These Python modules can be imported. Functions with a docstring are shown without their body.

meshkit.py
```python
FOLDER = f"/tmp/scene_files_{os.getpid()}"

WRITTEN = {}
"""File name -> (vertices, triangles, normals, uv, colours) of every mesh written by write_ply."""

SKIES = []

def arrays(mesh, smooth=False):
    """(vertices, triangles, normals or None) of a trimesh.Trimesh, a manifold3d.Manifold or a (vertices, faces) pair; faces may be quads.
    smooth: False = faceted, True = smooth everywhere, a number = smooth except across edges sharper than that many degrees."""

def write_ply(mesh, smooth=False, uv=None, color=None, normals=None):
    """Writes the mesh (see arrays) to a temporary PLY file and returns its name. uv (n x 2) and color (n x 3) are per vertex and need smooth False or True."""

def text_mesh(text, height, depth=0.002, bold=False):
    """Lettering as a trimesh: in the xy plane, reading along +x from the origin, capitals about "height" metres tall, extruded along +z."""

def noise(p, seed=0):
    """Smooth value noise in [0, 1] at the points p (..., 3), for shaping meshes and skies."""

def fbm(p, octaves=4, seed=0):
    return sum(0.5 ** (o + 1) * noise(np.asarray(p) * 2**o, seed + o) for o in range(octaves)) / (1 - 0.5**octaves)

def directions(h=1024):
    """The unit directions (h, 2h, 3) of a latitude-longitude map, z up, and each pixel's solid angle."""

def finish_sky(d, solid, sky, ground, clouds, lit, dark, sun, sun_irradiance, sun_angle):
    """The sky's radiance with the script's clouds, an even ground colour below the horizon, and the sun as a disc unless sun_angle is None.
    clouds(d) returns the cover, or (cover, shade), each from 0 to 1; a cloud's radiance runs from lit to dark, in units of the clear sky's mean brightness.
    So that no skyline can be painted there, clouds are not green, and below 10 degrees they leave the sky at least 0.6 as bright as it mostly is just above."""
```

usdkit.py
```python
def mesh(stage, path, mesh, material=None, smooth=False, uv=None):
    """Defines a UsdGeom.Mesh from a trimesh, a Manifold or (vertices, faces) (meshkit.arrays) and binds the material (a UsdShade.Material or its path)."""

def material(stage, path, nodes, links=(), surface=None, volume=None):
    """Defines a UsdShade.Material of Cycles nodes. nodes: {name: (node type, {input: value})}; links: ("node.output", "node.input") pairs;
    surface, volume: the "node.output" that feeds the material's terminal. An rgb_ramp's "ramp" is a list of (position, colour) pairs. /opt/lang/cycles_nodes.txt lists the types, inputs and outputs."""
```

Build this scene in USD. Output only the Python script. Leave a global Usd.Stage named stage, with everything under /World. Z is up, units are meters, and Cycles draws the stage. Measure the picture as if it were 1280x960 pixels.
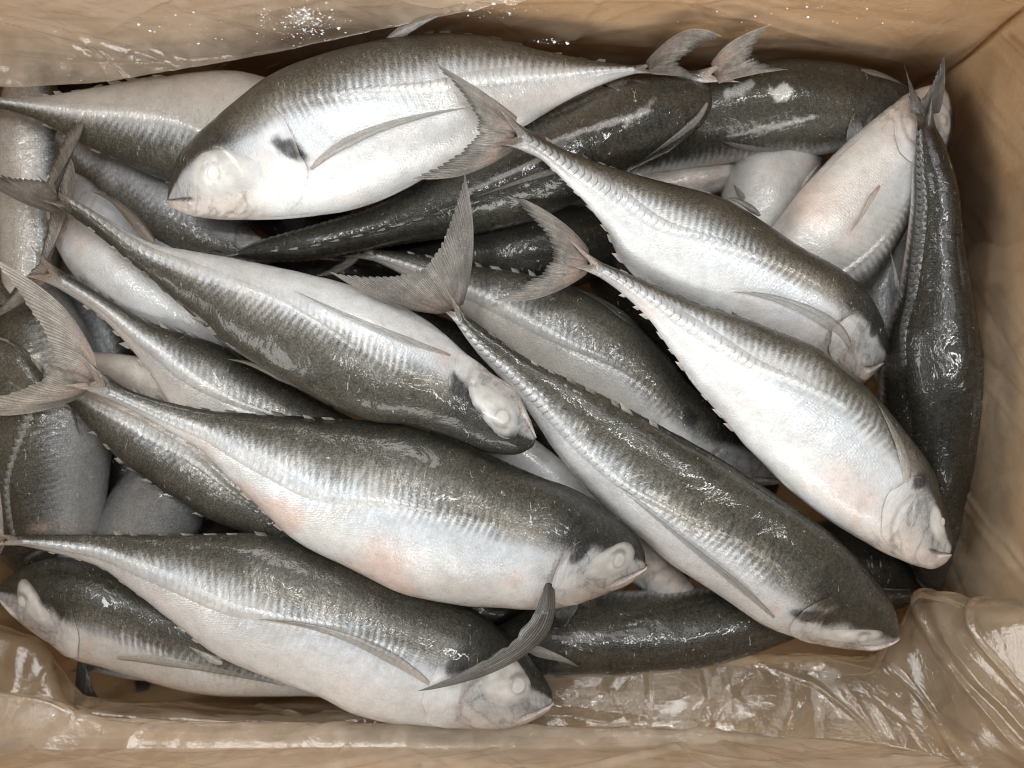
import math
import numpy as np
import trimesh
import usdkit
from meshkit import noise, fbm
from pxr import Gf, Sdf, Usd, UsdGeom, UsdLux, UsdShade, Vt
from scipy.interpolate import Akima1DInterpolator, PchipInterpolator
from scipy.spatial import cKDTree

stage = Usd.Stage.CreateInMemory()
UsdGeom.SetStageUpAxis(stage, 'Z')
world = UsdGeom.Xform.Define(stage, '/World')
UsdGeom.Scope.Define(stage, '/World/Looks')

# ------------------------------------------------------------------ camera
Z0 = 0.20            # height of the reference plane (mean top of the fish) above the floor
DIST = 0.537         # camera above that plane
WIDE = 0.62          # metres across the picture at that plane
PX = WIDE / 1280
cam = UsdGeom.Camera.Define(stage, '/World/camera')
cam.AddTranslateOp().Set(Gf.Vec3d(0, 0, Z0 + DIST))
cam.CreateHorizontalApertureAttr(36.0)
cam.CreateVerticalApertureAttr(27.0)
cam.CreateFocalLengthAttr(36.0 * DIST / WIDE)
cam.CreateFStopAttr(4.0)
cam.CreateFocusDistanceAttr(0.522)
cam.CreateClippingRangeAttr(Gf.Vec2f(0.02, 50))
cam.CreateExposureAttr(-0.15)
CAM = np.array([0, 0, Z0 + DIST])

# ------------------------------------------------------------------ market hall lamps and added fills (all above and outside the picture)
def rect(name, loc, aim, w, h, power, color=(1, 1, 1)):
    L = UsdLux.RectLight.Define(stage, '/World/' + name)
    m = Gf.Matrix4d().SetLookAt(Gf.Vec3d(*loc), Gf.Vec3d(*aim), Gf.Vec3d(0, 1, 0.01)).GetInverse()
    L.AddTransformOp().Set(m)
    L.CreateWidthAttr(w); L.CreateHeightAttr(h); L.CreateIntensityAttr(power); L.CreateColorAttr(Gf.Vec3f(*color))
rect('ceiling_lamp', (-0.15, 0.75, 1.75), (0, 0, Z0), 1.3, 0.6, 3.4, (1.0, 0.995, 0.985))
rect('ceiling_lamp_001', (-1.7, -0.2, 1.15), (0, 0, Z0 + 0.05), 0.7, 1.2, 9.5, (1.0, 0.99, 0.97))  # added low fill lamp, brightens the right wall
rect('ceiling_lamp_002', (0.2, -1.7, 1.0), (0, 0, Z0 + 0.08), 2.2, 0.8, 10.0, (1.0, 0.985, 0.96))  # added low fill lamp, lights the far wall
rect('ceiling_lamp_003', (-0.5, 1.8, 0.95), (0, -0.1, Z0 + 0.08), 2.0, 0.7, 11.0, (1.0, 0.985, 0.96))  # added low fill lamp for the near wall and its film
rect('ceiling_fill', (0, 0, 3.4), (0, 0, 0), 9.0, 9.0, 0.13, (1.0, 0.98, 0.95))  # added glowing panel standing in for a lit ceiling, soft fill and reflections
rect('tube_lamp', (0.5, 0.15, 1.7), (0, 0, Z0), 0.9, 0.06, 58.0, (1.0, 0.99, 0.97))
rect('tube_lamp_001', (-0.35, 0.35, 1.8), (0, 0, Z0), 0.06, 0.8, 50.0, (1.0, 0.99, 0.97))

# ------------------------------------------------------------------ helpers
def P(px, py, h):
    """Point at height h over the reference plane seen at photograph pixel (px, py)."""
    px, py, h = np.broadcast_arrays(np.asarray(px, float), np.asarray(py, float), np.asarray(h, float))
    k = PX * (DIST - h) / DIST
    return np.stack([(px - 640) * k, (480 - py) * k, Z0 + h], -1)

def unit(v):
    return v / np.maximum(np.linalg.norm(v, axis=-1, keepdims=True), 1e-12)

def sstep(a, b, x):
    x = np.clip((x - a) / (b - a), 0, 1)
    return x * x * (3 - 2 * x)

def mixc(a, b, k):
    return np.asarray(a) * (1 - k[..., None]) + np.asarray(b) * k[..., None]

USED = {}
def path_for(name, parent='/World'):
    key = (str(parent), name)
    n = USED.get(key, -1) + 1
    USED[key] = n
    return f'{parent}/{name}' if n == 0 else f'{parent}/{name}_{n:03d}'

def tag(prim, label=None, cat=None, group=None, kind=None):
    for k, v in (('label', label), ('category', cat), ('group', group), ('kind', kind)):
        if v: prim.SetCustomDataByKey(k, v)
    return prim

def thing(name, label, cat, loc=(0, 0, 0), group=None):
    x = UsdGeom.Xform.Define(stage, path_for(name))
    x.AddTranslateOp().Set(Gf.Vec3d(*map(float, loc)))
    tag(x.GetPrim(), label, cat, group)
    return x

def put(name, v, f, mat, parent='/World', origin=(0, 0, 0), smooth=True, col=None, co=None):
    """One Mesh prim; v in world space, stored relative to origin."""
    v = np.asarray(v, float) - np.asarray(origin, float)
    m = usdkit.mesh(stage, path_for(name, parent if isinstance(parent, str) else parent.GetPath()), (v, f), mat, smooth=smooth)
    api = UsdGeom.PrimvarsAPI(m)
    if col is not None:
        api.CreatePrimvar('col', Sdf.ValueTypeNames.Color3fArray, 'vertex').Set(Vt.Vec3fArray.FromNumpy(np.asarray(col, np.float32)))
    if co is not None:
        api.CreatePrimvar('co', Sdf.ValueTypeNames.Vector3fArray, 'vertex').Set(Vt.Vec3fArray.FromNumpy(np.asarray(co, np.float32)))
    m.CreateDoubleSidedAttr(True)
    return m

def grid_faces(nu, nv, wrap=False):
    i, j = np.meshgrid(np.arange(nu - 1), np.arange(nv if wrap else nv - 1), indexing='ij')
    j2 = (j + 1) % nv
    a, b, c, d = i * nv + j, i * nv + j2, (i + 1) * nv + j2, (i + 1) * nv + j
    q = np.stack([a, b, c, d], -1).reshape(-1, 4)
    return np.vstack([q[:, [0, 1, 2]], q[:, [0, 2, 3]]])

def grid_normals(G, wrap=False):
    du = np.gradient(G, axis=0)
    dv = (np.roll(G, -1, 1) - np.roll(G, 1, 1)) if wrap else np.gradient(G, axis=1)
    return unit(np.cross(du, dv))

def curve(points, t, k=Akima1DInterpolator):
    p = np.asarray(points, float)
    d = np.concatenate([[0], np.cumsum(np.linalg.norm(np.diff(p[:, :2], axis=0), axis=1))])
    return k(d / d[-1], p)(t)

# ------------------------------------------------------------------ materials
def mat(name, nodes, links, surface):
    return usdkit.material(stage, '/World/Looks/' + name, nodes, links, surface=surface)

def skin_material(name, rough=0.34, coat=0.55, wet=0.10):
    return mat(name, {
        'col': ('attribute', {'attribute': 'col'}),
        'co': ('attribute', {'attribute': 'co'}),
        'geo': ('geometry', {}),
        # scales: small cells in the fish's own skin coordinates
        'ms': ('mapping', {'scale': (620, 800, 0)}),
        'scales': ('voronoi_texture', {'feature': 'f1', 'scale': 1.0, 'randomness': 0.55}),
        'fleck': ('noise_texture', {'scale': 900, 'detail': 3, 'roughness': 0.65}),
        'fleckr': ('rgb_ramp', {'ramp': [(0.0, (0.62,) * 3), (0.42, (0.88,) * 3), (0.55, (1.03,) * 3), (0.68, (1.45,) * 3), (1.0, (2.0,) * 3)]}),
        'blot': ('noise_texture', {'scale': 120, 'detail': 4, 'roughness': 0.6}),
        'blotr': ('rgb_ramp', {'ramp': [(0.25, (0.86,) * 3), (0.5, (1.0,) * 3), (0.75, (1.12,) * 3)]}),
        'cellr': ('rgb_ramp', {'ramp': [(0.0, (1.40,) * 3), (0.45, (1.0,) * 3), (0.8, (0.52,) * 3)]}),
        'lum': ('rgb_to_bw', {}), 'lf': ('map_range', {'from_min': 0.08, 'from_max': 0.45, 'to_min': 1.0, 'to_max': 0.12, 'clamp': True}),
        'ml': ('mapping', {'scale': (1.0, 0.35, 0), 'rotation': (0, 0, 0.12)}),
        'lines': ('wave_texture', {'wave_type': 'bands', 'bands_direction': 'x', 'scale': 170.0, 'distortion': 1.6, 'detail': 2, 'detail_scale': 260.0}),
        'liner': ('rgb_ramp', {'ramp': [(0.0, (0.94,) * 3), (0.35, (0.99,) * 3), (1.0, (1.03,) * 3)]}),
        'm5': ('mix_color', {'blend_type': 'multiply', 'fac': 0.3, 'use_clamp': False}),
        'm1': ('mix_color', {'blend_type': 'multiply', 'fac': 1.0, 'use_clamp': False}),
        'm2': ('mix_color', {'blend_type': 'multiply', 'fac': 1.0, 'use_clamp': False}),
        'm3': ('mix_color', {'blend_type': 'multiply', 'fac': 0.8, 'use_clamp': False}),
        # ice slivers and scratches, with scratch glints painted in pale
        'mi': ('mapping', {'scale': (300, 90, 300), 'rotation': (0, 0, 0.6)}),
        'ice': ('noise_texture', {'scale': 1.0, 'detail': 4, 'roughness': 0.7, 'distortion': 1.2}),
        'icer': ('rgb_ramp', {'ramp': [(0.0, (0, 0, 0)), (0.655, (0, 0, 0)), (0.71, (0.5,) * 3), (1.0, (0.85,) * 3)]}),
        'm4': ('mix_color', {'a': (0, 0, 0), 'b': (0.75, 0.75, 0.73)}),
        'wet': ('noise_texture', {'scale': 260, 'detail': 3, 'roughness': 0.55}),
        'wr': ('map_range', {'from_min': 0.3, 'from_max': 0.7, 'to_min': rough - wet, 'to_max': rough + wet + 0.06, 'clamp': True}),
        'b1': ('bump', {'strength': 0.45, 'distance': 0.0004}),
        'b2': ('bump', {'strength': 0.25, 'distance': 0.0005}),
        'lump': ('noise_texture', {'scale': 42, 'detail': 4, 'roughness': 0.5, 'distortion': 0.8}),
        'cb': ('bump', {'strength': 0.9, 'distance': 0.0032}),
        'p': ('principled_bsdf', {'specular_ior_level': 0.28, 'coat_weight': coat, 'coat_roughness': 0.05, 'coat_ior': 1.36}),
        'sep': ('separate_xyz', {}),
        'inv': ('math', {'math_type': 'multiply_add', 'value2': -1.0, 'value3': 1.0}),
    }, [('co.vector', 'ms.vector'), ('ms.vector', 'scales.vector'), ('geo.position', 'fleck.vector'), ('geo.position', 'blot.vector'),
        ('fleck.fac', 'fleckr.fac'), ('blot.fac', 'blotr.fac'), ('scales.distance', 'cellr.fac'),
        ('col.color', 'm1.a'), ('fleckr.color', 'm1.b'), ('m1.result', 'm2.a'), ('blotr.color', 'm2.b'), ('m2.result', 'm3.a'), ('cellr.color', 'm3.b'), ('col.color', 'lum.color'), ('lum.val', 'lf.value'), ('lf.result', 'm3.fac'), ('lf.result', 'm1.fac'),
        ('co.vector', 'ml.vector'), ('ml.vector', 'lines.vector'), ('lines.fac', 'liner.fac'), ('m3.result', 'm5.a'), ('liner.color', 'm5.b'),
        ('geo.position', 'mi.vector'), ('mi.vector', 'ice.vector'), ('ice.fac', 'icer.fac'), ('icer.color', 'm4.fac'), ('m5.result', 'm4.a'), ('m4.result', 'p.base_color'),
        ('co.vector', 'sep.vector'), ('sep.z', 'p.metallic'),
        ('geo.position', 'wet.vector'), ('wet.fac', 'wr.value'), ('wr.result', 'p.roughness'),
        ('scales.distance', 'inv.value1'), ('inv.value', 'b1.height'), ('fleck.fac', 'b2.height'), ('b1.normal', 'b2.normal'), ('b2.normal', 'p.normal'),
        ('geo.position', 'lump.vector'), ('lump.fac', 'cb.height'), ('cb.normal', 'p.coat_normal')], 'p.BSDF')

SKIN = skin_material('fish_skin', 0.36, 0.6, 0.10)
SKIN_WET = skin_material('wet_fish_skin', 0.30, 1.0, 0.12)
FIN = mat('fin', {
    'col': ('attribute', {'attribute': 'col'}), 'geo': ('geometry', {}),
    'n': ('noise_texture', {'scale': 700, 'detail': 3}),
    'r': ('rgb_ramp', {'ramp': [(0.2, (0.7,) * 3), (0.5, (1,) * 3), (0.8, (1.3,) * 3)]}),
    'm': ('mix_color', {'blend_type': 'multiply', 'fac': 1.0, 'use_clamp': False}),
    'b': ('bump', {'strength': 0.4, 'distance': 0.0005}),
    'p': ('principled_bsdf', {'roughness': 0.36, 'coat_weight': 0.35, 'coat_roughness': 0.12}),
    't': ('translucent_bsdf', {}), 'x': ('transparent_bsdf', {}),
    'a': ('mix_closure', {'fac': 0.25}), 'c': ('mix_closure', {'fac': 0.10}),
}, [('col.color', 'm.a'), ('geo.position', 'n.vector'), ('n.fac', 'r.fac'), ('r.color', 'm.b'), ('m.result', 'p.base_color'), ('m.result', 't.color'),
    ('n.fac', 'b.height'), ('b.normal', 'p.normal'),
    ('p.BSDF', 'a.closure1'), ('t.BSDF', 'a.closure2'), ('a.closure', 'c.closure1'), ('x.BSDF', 'c.closure2')], 'c.closure')
FIN_THIN = mat('thin_fin', {
    'col': ('attribute', {'attribute': 'col'}), 'geo': ('geometry', {}),
    'n': ('noise_texture', {'scale': 500, 'detail': 3}),
    'r': ('rgb_ramp', {'ramp': [(0.2, (0.7,) * 3), (0.5, (1,) * 3), (0.8, (1.3,) * 3)]}),
    'm': ('mix_color', {'blend_type': 'multiply', 'fac': 1.0, 'use_clamp': False}),
    'p': ('principled_bsdf', {'roughness': 0.3, 'coat_weight': 0.5, 'coat_roughness': 0.1}),
    't': ('translucent_bsdf', {}), 'x': ('transparent_bsdf', {}),
    'a': ('mix_closure', {'fac': 0.3}), 'c': ('mix_closure', {'fac': 0.36}),
}, [('col.color', 'm.a'), ('geo.position', 'n.vector'), ('n.fac', 'r.fac'), ('r.color', 'm.b'), ('m.result', 'p.base_color'), ('m.result', 't.color'),
    ('p.BSDF', 'a.closure1'), ('t.BSDF', 'a.closure2'), ('a.closure', 'c.closure1'), ('x.BSDF', 'c.closure2')], 'c.closure')
LID = mat('milky_eyelid', {
    'col': ('attribute', {'attribute': 'col'}), 'geo': ('geometry', {}),
    'n': ('noise_texture', {'scale': 160, 'detail': 4}),
    'r': ('rgb_ramp', {'ramp': [(0.25, (0.84,) * 3), (0.75, (1.08,) * 3)]}),
    'm': ('mix_color', {'blend_type': 'multiply', 'fac': 1.0, 'use_clamp': False}),
    'b': ('bump', {'strength': 0.35, 'distance': 0.001}),
    'p': ('principled_bsdf', {'roughness': 0.3, 'coat_weight': 0.5, 'coat_roughness': 0.1}),
}, [('col.color', 'm.a'), ('geo.position', 'n.vector'), ('n.fac', 'r.fac'), ('r.color', 'm.b'), ('m.result', 'p.base_color'), ('n.fac', 'b.height'), ('b.normal', 'p.normal')], 'p.BSDF')
CARD = mat('cardboard', {
    'geo': ('geometry', {}),
    'n': ('noise_texture', {'scale': 16, 'detail': 6, 'roughness': 0.65}),
    'r': ('rgb_ramp', {'ramp': [(0.3, (0.53, 0.345, 0.182)), (0.5, (0.57, 0.38, 0.207)), (0.7, (0.61, 0.41, 0.23))]}),
    'mf': ('mapping', {'scale': (300, 300, 300)}), 'f': ('noise_texture', {'scale': 1.0, 'detail': 4, 'roughness': 0.7}),
    'fr': ('rgb_ramp', {'ramp': [(0.3, (0.9,) * 3), (0.7, (1.08,) * 3)]}),
    'm': ('mix_color', {'blend_type': 'multiply', 'fac': 1.0, 'use_clamp': False}),
    'b': ('bump', {'strength': 0.5, 'distance': 0.0006}),
    'p': ('principled_bsdf', {'roughness': 0.75, 'specular_ior_level': 0.3}),
}, [('geo.position', 'n.vector'), ('n.fac', 'r.fac'), ('geo.position', 'mf.vector'), ('mf.vector', 'f.vector'), ('f.fac', 'fr.fac'),
    ('r.color', 'm.a'), ('fr.color', 'm.b'), ('m.result', 'p.base_color'), ('f.fac', 'b.height'), ('b.normal', 'p.normal')], 'p.BSDF')

def film_material(name, haze, hazecol=(0.72, 0.66, 0.58)):
    return mat(name, {
        'geo': ('geometry', {}),
        'n': ('noise_texture', {'scale': 45, 'detail': 5, 'roughness': 0.62, 'distortion': 0.6}),
        'nf': ('noise_texture', {'scale': 420, 'detail': 3, 'roughness': 0.6}),
        'b': ('bump', {'strength': 0.4, 'distance': 0.0022}), 'b2': ('bump', {'strength': 0.3, 'distance': 0.0006}),
        'hz': ('map_range', {'from_min': 0.35, 'from_max': 0.7, 'to_min': haze * 0.7, 'to_max': haze * 1.35, 'clamp': True}),
        'd': ('diffuse_bsdf', {'color': hazecol}), 't': ('translucent_bsdf', {'color': hazecol}), 'dt': ('mix_closure', {'fac': 0.5}),
        'x': ('transparent_bsdf', {'color': (0.97, 0.965, 0.95)}),
        'a': ('mix_closure', {}),
        'g': ('glossy_bsdf', {'color': (1, 1, 1), 'roughness': 0.075}),
        'fr': ('fresnel', {'IOR': 1.5}), 'c': ('mix_closure', {}),
    }, [('geo.position', 'n.vector'), ('geo.position', 'nf.vector'), ('n.fac', 'b.height'), ('nf.fac', 'b2.height'), ('b.normal', 'b2.normal'), ('b2.normal', 'g.normal'), ('b2.normal', 'fr.normal'),
        ('n.fac', 'hz.value'), ('d.BSDF', 'dt.closure1'), ('t.BSDF', 'dt.closure2'), ('hz.result', 'a.fac'), ('x.BSDF', 'a.closure1'), ('dt.closure', 'a.closure2'),
        ('fr.fac', 'c.fac'), ('a.closure', 'c.closure1'), ('g.BSDF', 'c.closure2')], 'c.closure')
FILM = film_material('clear_film', 0.10)
FILM_HAZY = film_material('hazy_film', 0.42, (0.88, 0.76, 0.61))
FILM_FAR = film_material('wall_film', 0.20, (0.86, 0.74, 0.58))
FILM_NEAR = film_material('gathered_film', 0.22, (0.90, 0.745, 0.54))
FROST = mat('frost', {'p': ('principled_bsdf', {'base_color': (0.85, 0.85, 0.84), 'roughness': 0.35, 'subsurface_weight': 0.3, 'subsurface_scale': 0.003})}, [], 'p.BSDF')
CONCRETE = mat('concrete', {'geo': ('geometry', {}), 'n': ('noise_texture', {'scale': 9, 'detail': 6}),
    'r': ('rgb_ramp', {'ramp': [(0.3, (0.18, 0.175, 0.165)), (0.7, (0.27, 0.265, 0.25))]}), 'p': ('principled_bsdf', {'roughness': 0.7})},
    [('geo.position', 'n.vector'), ('n.fac', 'r.fac'), ('r.color', 'p.base_color')], 'p.BSDF')

# ------------------------------------------------------------------ setting: the floor the carton stands on
s = 3.0
put('floor', [(-s, -s, 0), (s, -s, 0), (s, s, 0), (-s, s, 0)], np.array([[0, 1, 2], [0, 2, 3]]), CONCRETE, smooth=False)
tag(stage.GetPrimAtPath('/World/floor'), kind='structure')

# ------------------------------------------------------------------ carton
XL, XR, YN, YF = -0.362, 0.300, -0.226, 0.220
RIM = Z0 + 0.115
WALL = 0.006
box = thing('cardboard_carton', 'open brown cardboard carton holding the whole pile of silver fish', 'carton', (0, 0, 0.002))
BO = (0, 0, 0.002)

def panel(name, a, b, thick, bulge, seed):
    """Upright board from a to b (inner face), bulging slightly, with its thickness outwards."""
    a, b = np.array(a, float), np.array(b, float)
    L = np.linalg.norm(b - a); d = (b - a) / L; out = np.array([d[1], -d[0]])
    nu, nv = 90, 40
    u = np.linspace(0, 1, nu)[:, None] * np.ones((1, nv)); v = np.linspace(0, 1, nv)[None] * np.ones((nu, 1))
    z = 0.008 + v * (RIM - 0.008)
    q = fbm(np.stack([u * L * 9, v * 2.5, np.full_like(u, seed)], -1), 3, seed) - 0.5
    off = bulge * np.sin(np.pi * u) * np.sin(np.pi * np.clip(v, 0, 1) * 0.5 + 0.3) + 0.006 * q * np.sin(np.pi * u) ** 0.5
    def sheet(o):
        xy = a + u[..., None] * (b - a) + (off + o)[..., None] * out
        return np.concatenate([xy, z[..., None]], -1).reshape(-1, 3)
    v0, v1 = sheet(0), sheet(thick)
    f = grid_faces(nu, nv); n = nu * nv
    ring = np.concatenate([np.arange(nu) * nv, (nu - 1) * nv + np.arange(nv), (np.arange(nu) * nv + nv - 1)[::-1], np.arange(nv)[::-1]])
    r2 = np.roll(ring, -1)
    side = np.vstack([np.stack([ring, r2, r2 + n], 1), np.stack([ring, r2 + n, ring + n], 1)])
    put(name, np.vstack([v0, v1]), np.vstack([f, f[:, ::-1] + n, side]), CARD, box, BO, smooth=40)
panel('side_panel', (XL, YF), (XR, YF), -WALL, -0.006, 3)
panel('side_panel', (XR, YF), (XR, YN), -WALL, -0.012, 5)
panel('side_panel', (XR, YN), (XL, YN), -WALL, 0.002, 8)
panel('side_panel', (XL, YN), (XL, YF), -WALL, 0.002, 11)
b = trimesh.creation.box((XR - XL + 2 * WALL, YF - YN + 2 * WALL, 0.006)); b.apply_translation(((XL + XR) / 2, (YF + YN) / 2, 0.005))
put('bottom_panel', b.vertices, b.faces, CARD, box, BO, smooth=False)

# ------------------------------------------------------------------ the fish
def srgb(r, g, b):
    c = np.array([r, g, b]) / 255.0
    return np.where(c <= 0.04045, c / 12.92, ((c + 0.055) / 1.055) ** 2.4)

DARK, OLIVE = np.array([0.017, 0.017, 0.013]), np.array([0.070, 0.065, 0.050])
SILVER, BELLY, PINK = np.array([0.55, 0.585, 0.62]), np.array([0.635, 0.645, 0.645]), np.array([0.68, 0.47, 0.39])

def lateral(t):
    """Angle share (0 back, 1 belly) of the lateral line."""
    return 0.37 + 0.13 * sstep(0.30, 0.62, t)

def skin_colour(t, v, s, arc, seed, o):
    sd = np.full_like(s, seed * 3.7)
    n1 = fbm(np.stack([s * 45, arc * 70, sd], -1), 4, 1)
    n2 = noise(np.stack([s * 750, arc * 260, sd], -1), 2)
    n3 = fbm(np.stack([s * 26, arc * 30, sd + 9], -1), 3, 5)
    n4 = noise(np.stack([s * 260, arc * 30, sd + 2], -1), 6)
    lat = lateral(t)
    chev = np.abs(v - lat) * 0.030
    period = 0.0044
    saw = np.mod((s - chev) / period + 0.7 * (n1 - 0.5), 1.0)
    myo = 0.5 + 0.5 * np.cos(2 * np.pi * saw)
    win = sstep(0.24, 0.34, t)
    bound = o.get('bound', 0.36) + 0.03 * sstep(0.7, 0.95, t)
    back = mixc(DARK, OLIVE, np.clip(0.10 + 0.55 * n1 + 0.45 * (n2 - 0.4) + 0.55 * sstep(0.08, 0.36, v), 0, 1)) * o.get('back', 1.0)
    # broad grading: olive back, pewter shoulder with pale ticks, silver flank, warm white belly
    pew = np.array([0.165, 0.160, 0.144]); e2 = v - (bound + 0.09 * (n1 - 0.5))
    tick = np.clip(myo ** 2 * (0.15 + 0.75 * n4) + 0.6 * (n2 - 0.5), 0, 1.2) * win
    flank = mixc(pew, SILVER, np.clip(sstep(-0.02, 0.13, e2) + 0.75 * tick * sstep(-0.07, 0.05, e2), 0, 1))
    flank = mixc(flank, np.broadcast_to(BELLY, flank.shape), sstep(0.48, 0.72, v))
    k = np.clip(sstep(-0.11, 0.03, e2 + 0.05 * (n2 - 0.5)) * (0.75 + 0.25 * tick) + 0.5 * tick * sstep(-0.13, -0.03, e2), 0, 1)
    k = np.maximum(k, sstep(0.0, 0.09, e2))
    streak = (0.52 * np.exp(-((v - lat + 0.02) / 0.07) ** 2) + 0.10 * np.exp(-((v - lat) / 0.16) ** 2)) * win * (0.3 + 1.1 * n1)
    flank = flank * (1 - 0.40 * (1 - myo) * streak)[..., None] * (0.86 + 0.28 * n1)[..., None]
    line = np.exp(-((v - lat - 0.012) / 0.008) ** 2) * sstep(0.2, 0.26, t)
    flank = flank * (1 + 0.1 * line[..., None]) + line[..., None] * np.array([0.03, 0.02, 0.0])
    pk = sstep(0.46, 0.66, n3) * sstep(0.50, 0.66, v) * o.get('pink', 0.35)
    flank = mixc(flank, PINK, pk)
    flank = mixc(flank, np.array([0.66, 0.60, 0.50]), o.get('warm', 0.05) * np.ones_like(t) * sstep(0.0, 0.2, e2))
    flank = mixc(flank, np.array([0.54, 0.46, 0.33]), 0.22 * sstep(0.48, 0.66, fbm(np.stack([s * 30, arc * 60, sd + 31], -1), 3, 15)) * np.exp(-((v - lat) / 0.14) ** 2))
    c = mixc(back, flank * o.get('pale', 1.0), k)  # pale also darkens lower fish, painting the shade of the pile into the skin
    # head: dark cap, whitish cheek, pinkish jaw, dark snout edge
    hd = 1 - sstep(0.17, 0.24, t)
    vein = np.abs(fbm(np.stack([s * 120, arc * 120, sd + 4], -1), 3, 7) - 0.5) * 2
    hk = sstep(-0.05, 0.05, v - (o.get('cap', 0.37) + 0.16 * (n1 - 0.5) + 0.06 * sstep(0.12, 0.2, t))) * (1 - 0.35 * np.exp(-(vein / 0.10) ** 2))
    head = mixc(DARK * 1.2 + 0.02 * n2[..., None], mixc(np.array([0.43, 0.44, 0.445]), np.array([0.60, 0.545, 0.50]), sstep(0.5, 0.8, v)) * (0.55 + 0.7 * n1)[..., None], hk)
    c = mixc(c, head, hd)
    mth = np.exp(-((v - 0.56 - 1.4 * t) / 0.020) ** 2) * (1 - sstep(0.065, 0.08, t))
    c = mixc(c, np.array([0.10, 0.055, 0.042]), 0.75 * mth)
    pre = np.exp(-((t - 0.135 - 0.05 * np.sin((v - 0.3) * np.pi / 0.6)) / 0.006) ** 2) * sstep(0.34, 0.42, v) * (1 - sstep(0.86, 0.94, v))
    c = mixc(c, np.array([0.26, 0.21, 0.18]), 0.45 * pre * (0.4 + n1))
    gl = np.exp(-((t - 0.245) / 0.016) ** 2) * sstep(0.42, 0.55, v) * sstep(0.45, 0.7, fbm(np.stack([s * 90, arc * 90, sd + 21], -1), 2, 3))
    c = mixc(c, np.array([0.56, 0.38, 0.31]), 0.4 * gl)
    nos = np.exp(-(((t - 0.040) / 0.006) ** 2 + ((v - 0.30) / 0.02) ** 2)); c = mixc(c, DARK, 0.8 * nos)
    c = mixc(c, DARK * 1.5, 0.7 * (1 - sstep(0.004, 0.022, t)) * (1 - sstep(0.5, 0.62, v)))
    # the tail stalk darkens
    c = c * (1 - 0.45 * sstep(0.84, 1.0, t) * (0.4 + n1))[..., None]
    tf = sstep(0.995, 1.022, t + 0.012 * (n2 - 0.5)); tfc = mixc(np.array([0.19, 0.172, 0.150]) * o.get('tone', 1), np.array([0.50, 0.37, 0.30]), np.clip(o.get('root', 0.3), 0, 0.8) * sstep(0.25, 0.6, n1))
    c = mixc(c, tfc * (0.30 + 0.62 * n1 + 0.25 * n2)[..., None], tf)
    return np.clip(c, 0.006, 0.85), k * (1 - tf)

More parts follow.
